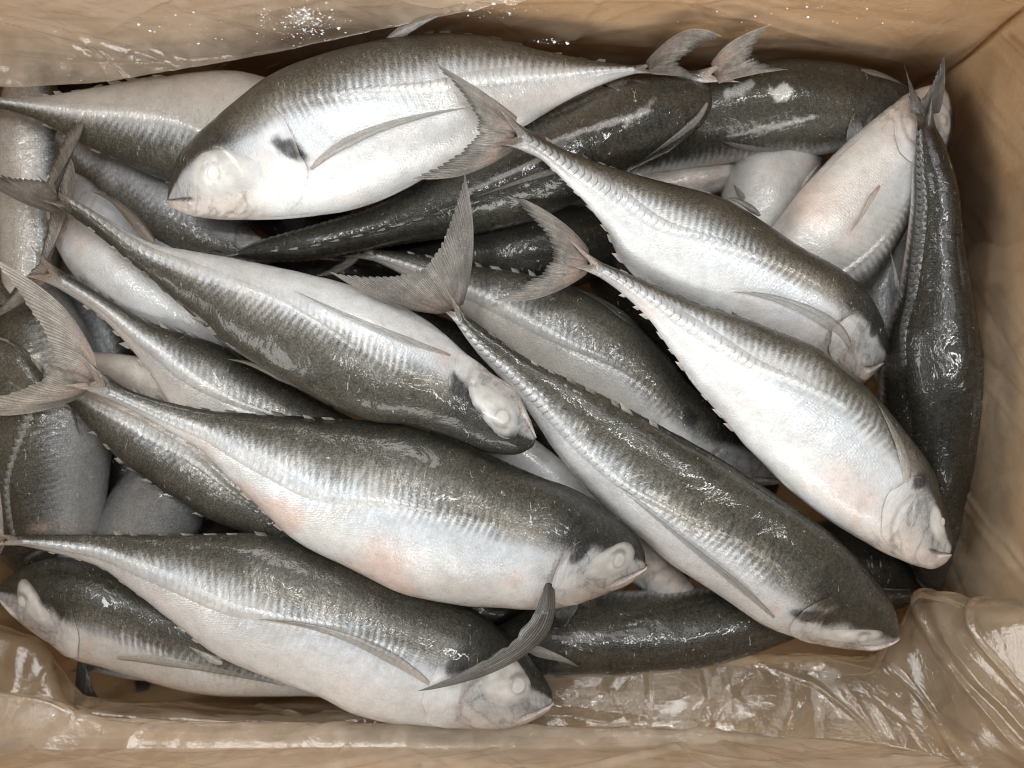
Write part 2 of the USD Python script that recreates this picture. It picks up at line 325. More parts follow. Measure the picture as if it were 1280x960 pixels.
class Fish:
    """Body shell from the back and belly outlines; t runs from snout (0) to tail base (1)."""
    def __init__(self, D, V, z, roll, seed, hi=True, thick=0.66, o=None):
        self.seed, self.o = seed, o or {}
        NT, NA = (330, 128) if hi else (150, 64)
        u = np.linspace(0, 1, NT); t = 0.35 * u ** 2 + 0.65 * u
        t = np.where(u < 0.06, t * u / 0.06, t)
        d2, v2 = curve(D, t), curve(V, t)
        zt = np.atleast_2d(np.asarray(z, float)) if np.ndim(z) else np.array([[0, z], [1, z]])
        h = PchipInterpolator(zt[:, 0], zt[:, 1])(t) if len(zt) > 2 else np.interp(t, zt[:, 0], zt[:, 1])
        roll = np.radians(np.interp(t, [0, 1], roll if np.ndim(roll) else [roll, roll]))
        pd, pv = P(d2[:, 0], d2[:, 1], h), P(v2[:, 0], v2[:, 1], h)
        c = (pd + pv) / 2; H = np.linalg.norm(pd - pv, axis=1) / 2
        e = unit(pd - pv)
        e[:4] = e[4]
        n = CAM - c; n = unit(n - (n * e).sum(1, keepdims=True) * e)
        k = thick * (1.0 + 0.18 * np.exp(-((t - 0.12) / 0.12) ** 2) - 0.10 * sstep(0.45, 0.8, t) + 0.35 * sstep(0.86, 1.0, t))
        A = H / np.sqrt(np.cos(roll) ** 2 + (k * np.sin(roll)) ** 2); B = k * A
        NX = 12; x = np.arange(1, NX + 1) / NX
        w = unit(c[-1] - c[-8])
        c = np.vstack([c, c[-1] + w * (x * 0.014)[:, None]])
        A = np.concatenate([A, A[-1] * (1 + 0.75 * x ** 1.6)]); B = np.concatenate([B, B[-1] * (1 - 0.93 * x ** 0.7)])
        t = np.concatenate([t, 1 + x * 0.03]); e = np.vstack([e, np.repeat(e[-1:], NX, 0)]); n = np.vstack([n, np.repeat(n[-1:], NX, 0)])
        roll = np.concatenate([roll, np.repeat(roll[-1], NX)]); h = np.concatenate([h, np.repeat(h[-1], NX)]); NT += NX
        dd = np.cos(roll)[:, None] * e + np.sin(roll)[:, None] * n
        ff = -np.sin(roll)[:, None] * e + np.cos(roll)[:, None] * n
        al = np.linspace(-np.pi, np.pi, NA, endpoint=False)
        ca = np.sign(np.cos(al)) * np.abs(np.cos(al)) ** 0.96; sa = np.sign(np.sin(al)) * np.abs(np.sin(al)) ** 0.96
        G = c[:, None] + (A[:, None] * ca)[..., None] * dd[:, None] + (B[:, None] * sa)[..., None] * ff[:, None]
        ext = np.clip((t - 1) / 0.03, 0, 1)
        G = G + w * (ext[:, None] * 0.016 * (np.abs(np.cos(al)) ** 1.5 - 0.45))[..., None]
        slen = np.concatenate([[0], np.cumsum(np.linalg.norm(np.diff(c, axis=0), axis=1))])
        T = np.repeat(t[:, None], NA, 1); AL = np.repeat(al[None], NT, 0); S = np.repeat(slen[:, None], NA, 1)
        R = np.sqrt((A * B))[:, None] * np.ones((1, NA))
        ARC = np.abs(AL) * np.maximum(R, 0.004); V_ = np.abs(AL) / np.pi
        N = grid_normals(G, True)
        if ((G - c[:, None]) * N).sum() < 0: N = -N; self.flip = True
        else: self.flip = False
        # relief of the skin
        side = np.where(AL > 0, 1.0, 7.0) + seed
        big = fbm(np.stack([S * 28, ARC * 28, side], -1), 3, seed) - 0.5
        lat = lateral(T)
        saw = np.mod((S - np.abs(V_ - lat) * 0.03) / 0.0052, 1.0)
        rel = 0.0022 * big * sstep(0.02, 0.2, T) * (1 - 0.7 * sstep(0.7, 1, T))
        rel += 0.00014 * (saw - 0.5) * sstep(0.26, 0.36, T) * np.exp(-((V_ - lat) / 0.11) ** 2)
        rel -= 0.0006 * np.exp(-((V_ - lat - 0.012) / 0.014) ** 2) * sstep(0.22, 0.3, T) * (1 - sstep(0.5, 0.6, T))
        mv = 0.56 + 1.4 * T                                               # mouth slit
        rel -= 0.0022 * np.exp(-((V_ - mv) / 0.022) ** 2) * (1 - sstep(0.062, 0.085, T)) * sstep(0.0, 0.012, T)
        pre = 0.135 + 0.05 * np.sin((V_ - 0.3) * np.pi / 0.6) * (V_ > 0.3) * (V_ < 0.9)    # cheek bone edge
        rel -= 0.0007 * np.exp(-((T - pre) / 0.006) ** 2) * sstep(0.34, 0.42, V_) * (1 - sstep(0.86, 0.94, V_))
        rel *= np.minimum(1, (R / 0.012))
        G = G + N * rel[..., None]
        self.G, self.N, self.T, self.AL, self.S, self.ARC, self.V = G, N, T, AL, S, ARC, V_
        self.t, self.al, self.c, self.A, self.B, self.e, self.n, self.dd, self.ff, self.h, self.NT, self.NA = t, al, c, A, B, e, n, dd, ff, h, NT, NA
        self.len = slen[-1 - NX]
        self.pts = G.reshape(-1, 3); self.nrm = N.reshape(-1, 3)
        self.tree = cKDTree(self.pts)
        self.col, self.k = skin_colour(T, V_, S, ARC, seed, self.o)
        self.orig = np.array([*c[NT // 2][:2], c[:, 2].min() - B.max()])
        front = (N * (CAM - G)).sum(-1) > 0
        fp = self.pts[front.ravel()]
        kk = (DIST - (fp[:, 2] - Z0)) / DIST * PX
        self.fpx = np.stack([640 + fp[:, 0] / kk, 480 - fp[:, 1] / kk], 1); self.fpt = fp; self.fn = self.nrm[front.ravel()]
        self.ptree = cKDTree(self.fpx)
    def pick(self, px, py):
        """Point and normal of the skin at a photograph pixel."""
        _, i = self.ptree.query([px, py], k=6)
        return self.fpt[i].mean(0), unit(self.fn[i].mean(0))
    def snap(self, pts, off):
        d, i = self.tree.query(pts, k=6)
        w = 1 / (d + 2e-4) ** 2; w /= w.sum(-1, keepdims=True)
        n = unit((self.nrm[i] * w[..., None]).sum(-2))
        q = (self.pts[i] * w[..., None]).sum(-2)
        return q + n * np.asarray(off)[..., None], n
    def at(self, t, a):
        """Skin point, normal at (t, angle), by interpolation in the grid."""
        x = np.interp(t, self.t, np.arange(self.NT)); y = (np.asarray(a) + np.pi) / (2 * np.pi) * self.NA
        i0 = np.clip(np.floor(x).astype(int), 0, self.NT - 2); fx = (x - i0)[..., None]
        j0 = np.floor(y).astype(int) % self.NA; fy = (y - np.floor(y))[..., None]; j1 = (j0 + 1) % self.NA
        def g(M): return (M[i0, j0] * (1 - fy) + M[i0, j1] * fy) * (1 - fx) + (M[i0 + 1, j0] * (1 - fy) + M[i0 + 1, j1] * fy) * fx
        return g(self.G), unit(g(self.N)), g(self.col)

def local_axes(n, ang):
    d = np.array([math.cos(math.radians(ang)), -math.sin(math.radians(ang)), 0.0])   # angle as seen in the photograph, y down
    x = unit(d - n * (d @ n)); return x, np.cross(n, x)

def build_fish(f, thing_, mat_, spec):
    par, org = thing_, f.orig
    col = f.col.copy(); C = col.reshape(-1, 3)
    for sp in spec.get('spots', []):                                  # black blotch at the gill opening
        p0, n0 = f.pick(sp[0], sp[1]); x, y = local_axes(n0, sp[4]); q = f.pts - p0
        wob = 0.8 * (fbm(f.pts * 240, 3, 3) - 0.5)
        r = np.hypot(q @ x / (1.12 * sp[2] * PX), q @ y / (1.25 * sp[3] * PX)) + wob
        m = (1 - sstep(0.60, 1.20, r)) * (np.abs(q @ n0) < 0.012)
        C[:] = mixc(C, np.array([0.014, 0.014, 0.015]), m * 0.88)
    for sp in spec.get('patches', []):                                # frosted patches, scuffs and painted scratch glints
        p0, n0 = f.pick(sp[0], sp[1]); x, y = local_axes(n0, sp[4]); q = f.pts - p0
        r = np.hypot(q @ x / (sp[2] * PX), q @ y / (sp[3] * PX)) + 1.4 * (fbm(f.pts * 200, 4, 8) - 0.5)
        C[:] = mixc(C, np.array([0.62, 0.62, 0.61]), (1 - sstep(0.7, 1.1, r)) * (np.abs(q @ n0) < 0.012) * sp[5])
    metal = 0.23 * f.k * (1 - 0.35 * sstep(0.6, 0.8, f.V)) * (0.5 + 0.5 * sstep(0.15, 0.3, f.T))
    co = np.stack([f.S, f.ARC, metal], -1).reshape(-1, 3)
    fc = grid_faces(f.NT, f.NA, True)
    cap = [[(f.NT - 1) * f.NA + j, (f.NT - 1) * f.NA + (j + 1) % f.NA, f.NT * f.NA] for j in range(f.NA)]
    V = np.vstack([f.pts, f.c[-1] - unit(f.c[-1] - f.c[-6]) * 0.007])
    F = np.vstack([fc, cap])
    if f.flip: F = F[:, ::-1]
    put('body', V, F, mat_, par, org, True, np.vstack([C, C[-1]]), np.vstack([co, co[-1]]))
    # gill cover: a plate whose rear edge stands off the skin
    if spec.get('gill', True):
        nu, nv = 26, 34
        uu, vv = np.meshgrid(np.linspace(0, 1, nu), np.linspace(0, 1, nv), indexing='ij')
        v = 0.33 + 0.57 * vv; dt = 0.0
        if spec.get('spots'):
            p0, _ = f.pick(*spec['spots'][0][:2]); i0 = f.tree.query(p0)[1]; t0, v0 = f.T.ravel()[i0], (f.V.ravel()[i0] - 0.33) / 0.57
            dt = np.clip(t0 + 0.020 - (0.232 - 0.075 * (abs(v0 - 0.42) / 0.58) ** 2.2), -0.05, 0.09)
        tr = 0.232 - 0.075 * (np.abs(vv - 0.42) / 0.58) ** 2.2 + 0.010 * (noise(np.stack([vv * 7, 0 * vv + f.seed, 0 * vv], -1), 2) - 0.5) + dt
        t = 0.145 + 0.5 * dt + (tr - 0.145 - 0.5 * dt) * uu
        sides = [1, -1] if spec.get('both') else [1]
        for sd in sides:
            p, n, c = f.at(t, sd * v * np.pi)
            lift = 0.0013 * uu ** 1.5 * np.sin(np.pi * np.clip(vv, 0.0, 1)) ** 0.6 - 0.0004 * (1 - uu) - 0.0003 * (1 - np.sin(np.pi * vv)) 
            p = p + n * lift[..., None]
            cc = mixc(c, np.array([0.60, 0.60, 0.60]), 0.35 * sstep(0.1, 0.5, uu) * sstep(0.38, 0.5, v))
            for sp in spec.get('spots', []):
                p0, n0 = f.pick(sp[0], sp[1]); x, y = local_axes(n0, sp[4]); q = p - p0
                r = np.hypot(q @ x / (1.12 * sp[2] * PX), q @ y / (1.25 * sp[3] * PX)) + 0.8 * (fbm(p * 240, 3, 3) - 0.5)
                cc = mixc(cc, np.array([0.014, 0.014, 0.015]), (1 - sstep(0.60, 1.20, r)) * 0.88)
            edge = np.exp(-((uu - 1) / 0.05) ** 2)
            cc = mixc(cc, np.array([0.42, 0.36, 0.32]), 0.45 * edge * noise(np.stack([vv * 9, 0 * vv, 0 * vv + f.seed], -1), 3))
            put('gill_cover', p.reshape(-1, 3), grid_faces(nu, nv), mat_, par, org, True, cc.reshape(-1, 3), np.stack([t * f.len, v * 0.03, 0 * t], -1).reshape(-1, 3))
        nu, nv = 14, 40
        uu, vv = np.meshgrid(np.linspace(0, 1, nu), np.linspace(-1, 1, nv), indexing='ij')
        t = 0.006 + 0.072 * uu
        ang = np.pi + vv * np.pi * (0.42 - 0.13 * uu)
        p, n, c = f.at(t, np.where(ang > np.pi, ang - 2 * np.pi, ang))
        lift = (0.0002 + 0.0009 * np.abs(vv) ** 3 * (1 - uu) ** 0.7) - 0.0006 * sstep(0.75, 1, uu) - 0.0005 * (np.abs(vv) > 0.985)
        cc = mixc(c, np.array([0.60, 0.50, 0.43]), 0.55 * (1 - uu)) * (0.8 + 0.4 * noise(p * 500, 4))[..., None]
        put('lower_jaw', (p + n * lift[..., None]).reshape(-1, 3), grid_faces(nu, nv), mat_, par, org, True, cc.reshape(-1, 3), np.stack([t * f.len, vv * 0.02, 0 * t], -1).reshape(-1, 3))
    # eye: milky lid over a round lens
    if 'lid' in spec:
        px, py, rl, rs, ang = spec['lid']; rl, rs = rl * 1.2, rs * 1.22
        p0, n0 = f.pick(px, py); x, y = local_axes(n0, ang)
        nr, na = 14, 40
        r, a = np.meshgrid(np.linspace(0, 1, nr), np.linspace(0, 2 * np.pi, na, endpoint=False), indexing='ij')
        rr = r * (1 + 0.10 * np.sin(2 * a + f.seed) + 0.06 * np.sin(3 * a + 2 * f.seed))
        q = p0 + (rr * np.cos(a) * rl * PX)[..., None] * x + (rr * np.sin(a) * rs * PX)[..., None] * y
        rl, rs = rl * 1.0, rs * 1.0; bump = 0.0007 * (1 - r ** 2) ** 1.3 - 0.0004 * r ** 8
        w, _ = f.snap(q, bump)
        g = noise(w * 190, f.seed)
        lc = np.array([0.55, 0.54, 0.515]) * (0.62 + 0.42 * g + 0.2 * noise(w * 600, 2))[..., None]
        _, ci = f.tree.query(w); lc = lc * (1 - sstep(0.50, 0.98, r + 0.35 * (g - 0.5)))[..., None] + f.col.reshape(-1, 3)[ci] * sstep(0.50, 0.98, r + 0.35 * (g - 0.5))[..., None]
        lens = spec.get('lens', (px, py, rs * 0.42))
        pl, nl = f.pick(lens[0], lens[1]); rl_ = lens[2] * PX
        ring = np.abs(np.linalg.norm(w - pl, axis=-1) - rl_ * 1.15) / (rl_ * 0.22)
        lc = mixc(lc, np.array([0.24, 0.235, 0.22]), 0.5 * np.exp(-ring ** 2))
        upv = ((w - pl) @ f.dd[min(20, f.NT - 1)]) / rl_; lc = mixc(lc, np.array([0.05, 0.048, 0.042]), 0.6 * np.exp(-(np.abs(np.linalg.norm(w - pl, axis=-1) / rl_ - 1.55) / 0.35) ** 2) * sstep(0.55, 1.3, upv))
        eye = put('eye', w.reshape(-1, 3), grid_faces(nr, na, True), LID, par, org, True, lc.reshape(-1, 3))
        ls = trimesh.creation.icosphere(3, rl_); vv = ls.vertices * [1, 1, 0.09]
        bx, by = local_axes(nl, 0)
        base, _ = f.snap(pl[None], np.array([0.0004]))
        lv = base + vv[:, :1] * bx + vv[:, 1:2] * by + vv[:, 2:] * nl
        lcol = np.array([0.54, 0.53, 0.50]) * (0.9 + 0.2 * noise(lv * 300, 1))[:, None]
        lcol = mixc(lcol, np.array([0.42, 0.42, 0.40]), 0.3 * sstep(0.62, 0.98, np.hypot(vv[:, 0], vv[:, 1]) / rl_))
        put('lens', lv, ls.faces, LID, eye.GetPath().pathString, org, True, lcol)
    # scutes: keeled shields along the lateral line
    a0, a1 = spec.get('scutes') or (0.40, 0.985)
    if spec.get('scutes', 1):
        sides = [1, -1] if spec.get('both') else [1]
        step = 0.0047
        for sd in sides:
            s = a0 * f.len
            while s < a1 * f.len:
                tc = s / f.len; size = 0.0022 + 0.0036 * math.exp(-((tc - 0.74) / 0.20) ** 2)
                rad = math.sqrt(np.interp(tc, f.t, f.A) * np.interp(tc, f.t, f.B))
                size = min(size, rad * 0.75)
                uu, vv = np.meshgrid(np.linspace(0, 1, 4), np.linspace(-1, 1, 7), indexing='ij')
                # shield with its point to the rear, leaning back above and below the keel
                tt = (s + step * (1.30 * uu - 0.15) + np.abs(vv) * 0.0024 * (1 if tc > 0.5 else 0.7)) / f.len
                va = lateral(tc) * np.pi + vv * size / max(rad, 0.003) * (1 - 0.25 * uu)
                p, n, c = f.at(np.clip(tt, 0, 1), sd * va)
                lift = 0.0002 + (0.00055 + 0.00055 * sstep(0.5, 0.8, tc)) * (0.6 if spec.get('both') else 1.0) * uu * (1 - 0.75 * np.abs(vv) ** 1.5) - 0.0006 * (1 - uu) ** 2 - 0.0005 * (np.abs(vv) > 0.9)
                p = p + n * lift[..., None]
                pale = sstep(-0.9, 0.0, vv) * 0.55 + 0.1
                cc = mixc(c, np.array([0.62, 0.62, 0.60]), pale * (0.3 if spec.get('both') else 0.7) * (0.35 + 0.65 * uu))
                put('scute', p.reshape(-1, 3), grid_faces(4, 7), mat_, par, org, True, cc.reshape(-1, 3), np.stack([tt * f.len, vv * 0.002, 0.25 + 0 * tt], -1).reshape(-1, 3))
                s += step
    # finlets on the back and belly edges of the tail half
    fl = spec.get('finlets', {'d': (0.60, 0.95), 'v': (0.64, 0.95)})
    for which, (b0, b1) in fl.items():
        for j, tc in enumerate(np.arange(b0, b1, 0.042)):
            rng = np.random.default_rng(f.seed * 100 + j + (50 if which == 'v' else 0))
            tc += rng.uniform(-0.009, 0.009)
            base_a = 0.0 if which == 'd' else np.pi * 0.999
            L = 0.0080 * (1 - 0.4 * (tc - b0) / (b1 - b0)) * rng.uniform(0.75, 1.2)
            p0, n, c = f.at(np.array([tc, tc + L * 0.9 / f.len]), np.array([base_a, base_a]))
            back = unit(p0[1] - p0[0]); w = np.cross(back, n[0]) * 0.0007
            hgt = 0.0015 * rng.uniform(0.3, 1.5)
            q = [p0[0] - n[0] * 0.0008, p0[0] + back * L * 0.45 + n[0] * hgt * 0.8 , p0[0] + back * L * 1.25 + n[0] * hgt * rng.uniform(0.5, 1.7), p0[1] - n[1] * 0.0008]
            q = np.array([*(x + w for x in q[:2]), q[2], q[3] + w, *(x - w for x in q[:2]), q[3] - w])
            F = np.array([[0, 1, 2], [0, 2, 3], [4, 2, 5], [4, 6, 2], [0, 4, 5], [0, 5, 1], [1, 5, 2], [3, 2, 6]])
            tone = np.array([0.34, 0.32, 0.28]) if which == 'd' else np.array([0.50, 0.45, 0.40])
            cc = np.repeat((tone * rng.uniform(0.35 if which == 'd' else 0.8, 1.15))[None], 7, 0); cc[[0, 4]] *= 0.6
            put('finlet', q, F, FIN, par, org, False, cc)
    if 'tail' in spec: tail_fin(f, par, org, **spec['tail'])
    for pf in spec.get('fins', []): long_fin(f, par, org, **pf)

def tail_fin(f, par, org, tips, notch, zt=(0, 0), pinkness=0.5, bow=(0.10, 0.10), tone=1.0, dark=0.8, rag=1.0, hollow=0.5):
    """Forked tail fin: rays fan from the tail stalk to a ragged margin. tips[0] is the lobe on the back side."""
    V, F, C = [], [], []
    end = f.c[-1] - unit(f.c[-1] - f.c[-8]) * 0.005
    ex = f.e[-1] * f.A[-1] * 0.9
    hb = f.h[-1]
    NP = P(*notch, hb * 0.5 + 0.25 * (zt[0] + zt[1]))
    for lobe in (0, 1):
        sg = 1 if lobe == 0 else -1
        tip = P(*tips[lobe], zt[lobe])
        nu, nv = 26, 91
        u, v = np.meshgrid(np.linspace(0, 1, nu), np.linspace(0, 1, nv), indexing='ij')
        base = end + ex * sg * (1 - v)[..., None]
        # margin from the lobe tip (v=0) to the notch (v=1), hollow
        mid = (tip + NP) / 2
        hol = (end - mid) * hollow
        vv = v ** 1.15
        mar = tip * ((1 - vv) ** 2)[..., None] + (mid + hol) * (2 * vv * (1 - vv))[..., None] + NP * (vv ** 2)[..., None]
        ray = v * 15
        fr = np.abs(np.mod(ray, 1) - 0.5) * 2            # 1 between rays, 0 on a ray
        idx = np.floor(ray)
        jit = noise(np.stack([idx * 5.3, idx * 0 + f.seed, idx * 0 + lobe * 9], -1), 4)
        cut = rag * (0.07 * fr ** 2 + 0.12 * jit * (0.3 + 0.7 * v)) * sstep(0, 0.1, v)
        uu = u * (1 - cut)
        p = base * (1 - uu)[..., None] + mar * uu[..., None]
        L = np.linalg.norm(tip - end)
        outv = unit((tip - end) - unit(end - f.c[-8]) * ((tip - end) @ unit(end - f.c[-8])))
        p = p + outv * (bow[lobe] * L * np.sin(np.pi * uu ** 0.8) * (1 - v) ** 1.0)[..., None]
        # low relief: rays, waviness, thick root
        p[..., 2] += 0.00035 * np.cos(2 * np.pi * ray * 2) * (1 - 0.4 * uu) + 0.004 * (fbm(np.stack([u * 2.5, v * 2.5, 0 * u + f.seed + lobe], -1), 2, 6) - 0.5) * u
        p[..., 2] += 0.0015 * (1 - v) ** 3 * (1 - u)
        wv = ray * 2 + 0.5 * noise(np.stack([v * 9, u * 1.2, 0 * u + f.seed], -1), 8)
        rr = (0.5 + 0.5 * np.cos(2 * np.pi * wv)) * (0.45 + 0.9 * noise(np.stack([v * 40, u * 3, 0 * u + f.seed + lobe * 3], -1), 9))
        cloud = fbm(np.stack([u * 3, v * 4, 0 * u + f.seed * 2 + lobe], -1), 3, 12)
        c = np.array([0.215, 0.197, 0.172]) * (0.50 + 0.70 * rr)[..., None] * tone * (0.55 + 0.9 * cloud)[..., None]
        seg = 0.5 + 0.5 * np.cos(2 * np.pi * u * 46 + idx)
        c = c * (0.88 + 0.2 * seg * sstep(0.3, 0.5, u))[..., None]
        pk = np.clip(1.0 * pinkness, 0, 1.2) * (1 - sstep(0.05, 0.65, u)) * sstep(0.0, 0.25, v) * sstep(0.25, 0.65, cloud)
        c = mixc(c, np.array([0.56, 0.41, 0.33]) * (0.7 + 0.4 * rr)[..., None], np.clip(pk, 0, 0.9))
        c = mixc(c, np.array([0.022, 0.021, 0.02]), dark * sstep(0.78, 0.97, u + 0.08 * (jit - 0.5)) * (0.35 + 0.65 * sstep(0.02, 0.3, v)))
        c = mixc(c, np.array([0.30, 0.28, 0.25]) * tone, 0.6 * np.exp(-(v / 0.03) ** 2))
        c = mixc(c, np.array([0.05, 0.048, 0.042]), 0.55 * np.exp(-(u / 0.16) ** 2) * np.exp(-((1 - v) / 0.6) ** 2))
        n0 = len(V) and sum(len(x) for x in V)
        V.append(p.reshape(-1, 3)); F.append(grid_faces(nu, nv) + n0); C.append(c.reshape(-1, 3))
    put('tail_fin', np.vstack(V), np.vstack(F), FIN, par, org, True, np.vstack(C))

def long_fin(f, par, org, line, width=9, off=0.0012, name='pectoral_fin', z=None, tone=(0.30, 0.28, 0.24), root=(0.62, 0.54, 0.48), sidew=0.0, edge=0.75, fray=0.0):
    """Sickle fin along a line of photograph pixels from its root to its tip, lying on the skin, or at heights z."""
    nu, nv = 40, 31
    t = np.linspace(0, 1, nu)
    m = curve(np.asarray(line, float), t)
    d = np.gradient(m[:, :2], axis=0); d /= np.linalg.norm(d, axis=1, keepdims=True); nn = np.stack([-d[:, 1], d[:, 0]], 1)
    w = width * np.minimum(1, 0.30 + 2.6 * t) * np.clip(1 - t, 0, 1) ** 0.85
    s = np.linspace(-1, 1, nv)
    sS = np.where(s[None] > 0, s[None] * (1 - fray * noise(np.stack([np.repeat(t[:, None] * 26, nv, 1), np.zeros((nu, nv)), np.zeros((nu, nv)) + 3], -1), 4) * (1 - t[:, None])), s[None])
    q = m[:, None, :2] + nn[:, None] * (w[:, None] * (sS + sidew * np.sin(np.pi * t[:, None])))[..., None]
    ray = np.repeat(((s + 1) * 5)[None], nu, 0); rr = 0.5 + 0.5 * np.cos(2 * np.pi * ray)
    U = np.repeat(t[:, None], nv, 1); Sg = np.repeat(s[None], nu, 0)
    if z is None:
        _, i = f.ptree.query(q.reshape(-1, 2), k=5)
        hz = (f.fpt[i].mean(1)[:, 2] - Z0).reshape(nu, nv)
        lift = off * np.clip(U * 5 - 0.3, -0.3, 1) + 0.0016 * np.clip(U * 4, 0, 1) * np.sin(np.pi * np.clip(U * 1.0, 0, 1)) * (0.4 + 0.6 * (Sg > 0)) + 0.0010 * (1 - Sg ** 2)
        p = P(q[..., 0], q[..., 1], hz + lift)
    else:
        zz = np.interp(U, np.linspace(0, 1, len(z)), z)
        p = P(q[..., 0], q[..., 1], zz + 0.003 * (1 - Sg ** 2) * (1 - U))
    p[..., 2] += 0.00030 * (rr - 0.5) * (1 - U)
    c = np.asarray(tone) * ((0.65 + 0.6 * rr) if z is None else (0.30 + 1.5 * rr ** 2 * noise(np.stack([U * 9, Sg * 6, 0 * U + f.seed], -1), 3)))[..., None]
    c = mixc(c, np.asarray(root), 0.8 * (1 - sstep(0.0, 0.30, U)))
    c = mixc(c, np.array([0.07, 0.068, 0.06]), np.clip(abs(edge) * sstep(0.45, 0.95, Sg * (1 if edge > 0 else -1)) + 0.45 * sstep(0.4, 1, U), 0, 1))
    put(name, p.reshape(-1, 3), grid_faces(nu, nv), FIN_THIN if z is None else FIN, par, org, True, c.reshape(-1, 3))

PILE = 'fish piled in the carton'
FISH = []
def fish(label, D, V, z, roll, seed, hi=True, thick=0.66, wet=False, o=None, **spec):
    o = dict(o or {}); tl = spec.get('tail', {}); o['tone'] = tl.get('tone', 1.0) * 0.85; o['root'] = 0.35 * tl.get('pinkness', 0.5)
    f = Fish(D, V, z, roll, seed, hi, thick, o)
    t = thing('fish', label, 'fish', f.orig)
    build_fish(f, t, SKIN_WET if wet else SKIN, spec)
    return f

# --- top layer
fish('large silver fish at the top of the pile, head left, touching the far wall',
     [(209, 250), (214, 222), (227, 192), (261, 158), (302, 124), (344, 96), (395, 76), (440, 62), (482, 52), (533, 45), (592, 45), (633, 52), (678, 64), (729, 74), (791, 82)],
     [(209, 250), (216, 259), (247, 270), (296, 274), (344, 272), (388, 268), (440, 259), (489, 241), (535, 218), (600, 185), (657, 155), (712, 124), (764, 101), (795, 92)],
     [(0, -0.004), (0.4, 0.006), (1, -0.012)], (6, 2), 1, o={'pink': 0.12, 'cap': 0.40},
     spots=[(362, 185, 20, 9, 25)], lid=(276, 217, 46, 30, 0), lens=(267, 217, 8),
     tail=dict(tips=[(902, 46), (884, 98)], notch=(850, 76), zt=(0.0, -0.016), pinkness=0.6, bow=(0.35, 0.0), tone=1.4, hollow=0.25),
     fins=[dict(line=[(388, 212), (430, 180), (500, 152), (590, 134)], width=9),
           dict(line=[(484, 50), (505, 38), (530, 26), (557, 17)], width=9, name='dorsal_fin', z=[0.010, 0.026, 0.036], root=(0.3, 0.29, 0.27), tone=(0.62, 0.61, 0.58), edge=0.3)],
     finlets={'d': (0.55, 0.95)})
fish('olive backed fish in the left half, dark snout resting on the silver fish below',
     [(669, 550), (664, 560), (640, 568), (606, 563), (568, 548), (516, 531), (465, 524), (420, 506), (361, 476), (310, 447), (275, 424), (254, 404), (220, 376), (198, 356), (156, 323), (125, 297), (91, 271)],
     [(669, 550), (668, 540), (657, 513), (640, 484), (612, 472 - 8), (585, 443), (551, 413), (513, 388), (472, 367), (420, 350), (340, 332), (285, 322), (230, 312), (187, 302), (141, 277), (112, 260), (87, 247)],
     [(0, 0.012), (0.4, 0.010), (0.8, -0.004), (1, 0.0)], (30, 32), 2, o={'bound': 0.39, 'pink': 0.05, 'cap': 0.40},
     spots=[(574, 488, 21, 10, 75)], lid=(622, 514, 38, 22, 48), lens=(628, 522, 8),
     tail=dict(tips=[(-45, 212), (99, 130)], notch=(58, 226), zt=(-0.012, -0.020), pinkness=0.1, bow=(0.08, 0.24), tone=1.0, hollow=-0.05),
     fins=[dict(line=[(563, 444), (500, 421), (430, 392), (364, 361)], width=5, tone=(0.36, 0.35, 0.31)),
           dict(line=[(372, 482), (345, 467), (315, 455), (284, 449)], width=8, name='dorsal_fin', z=[0.004, 0.006, 0.004], root=(0.2, 0.19, 0.16), tone=(0.30, 0.29, 0.24))],
     finlets={'d': (0.60, 0.95)})
fish('silver fish across the lower middle with one dark side fin bent down over its neighbour',
     [(807, 705), (803, 684), (784, 657), (750, 631), (705, 606), (643, 582), (571, 551), (489, 528), (440, 524), (344, 518), (275, 514), (206, 501), (165, 488), (137, 471)],
     [(807, 705), (805, 716), (774, 736), (729, 753), (681, 763), (640, 762), (592, 758), (540, 750), (489, 736), (440, 712), (388, 688), (344, 656), (302, 613), (261, 571), (206, 536), (165, 513), (127, 496)],
     [(0, 0.0), (0.4, 0.006), (0.8, 0.0), (1, 0.004)], (12, 8), 3, o={'pink': 0.55},
     spots=[(726, 688, 20, 8, -42)], lid=(766, 703, 36, 20, -22), lens=(773, 701, 8),
     tail=dict(tips=[(-16, 318), (-70, 512)], notch=(50, 450), zt=(0.006, -0.004), pinkness=0.9, bow=(0.10, 0.10), tone=2.1, dark=0.2, rag=0.5, hollow=0.85),
     fins=[dict(line=[(682, 720), (683, 748), (672, 782), (640, 815), (595, 840), (521, 864)], width=21, z=[0.024, 0.034, 0.032, 0.030, 0.026, 0.022], root=(0.02, 0.02, 0.02), tone=(0.20, 0.195, 0.18), edge=-0.85, fray=0.75)],
     finlets={'d': (0.60, 0.95), 'v': (0.62, 0.95)})
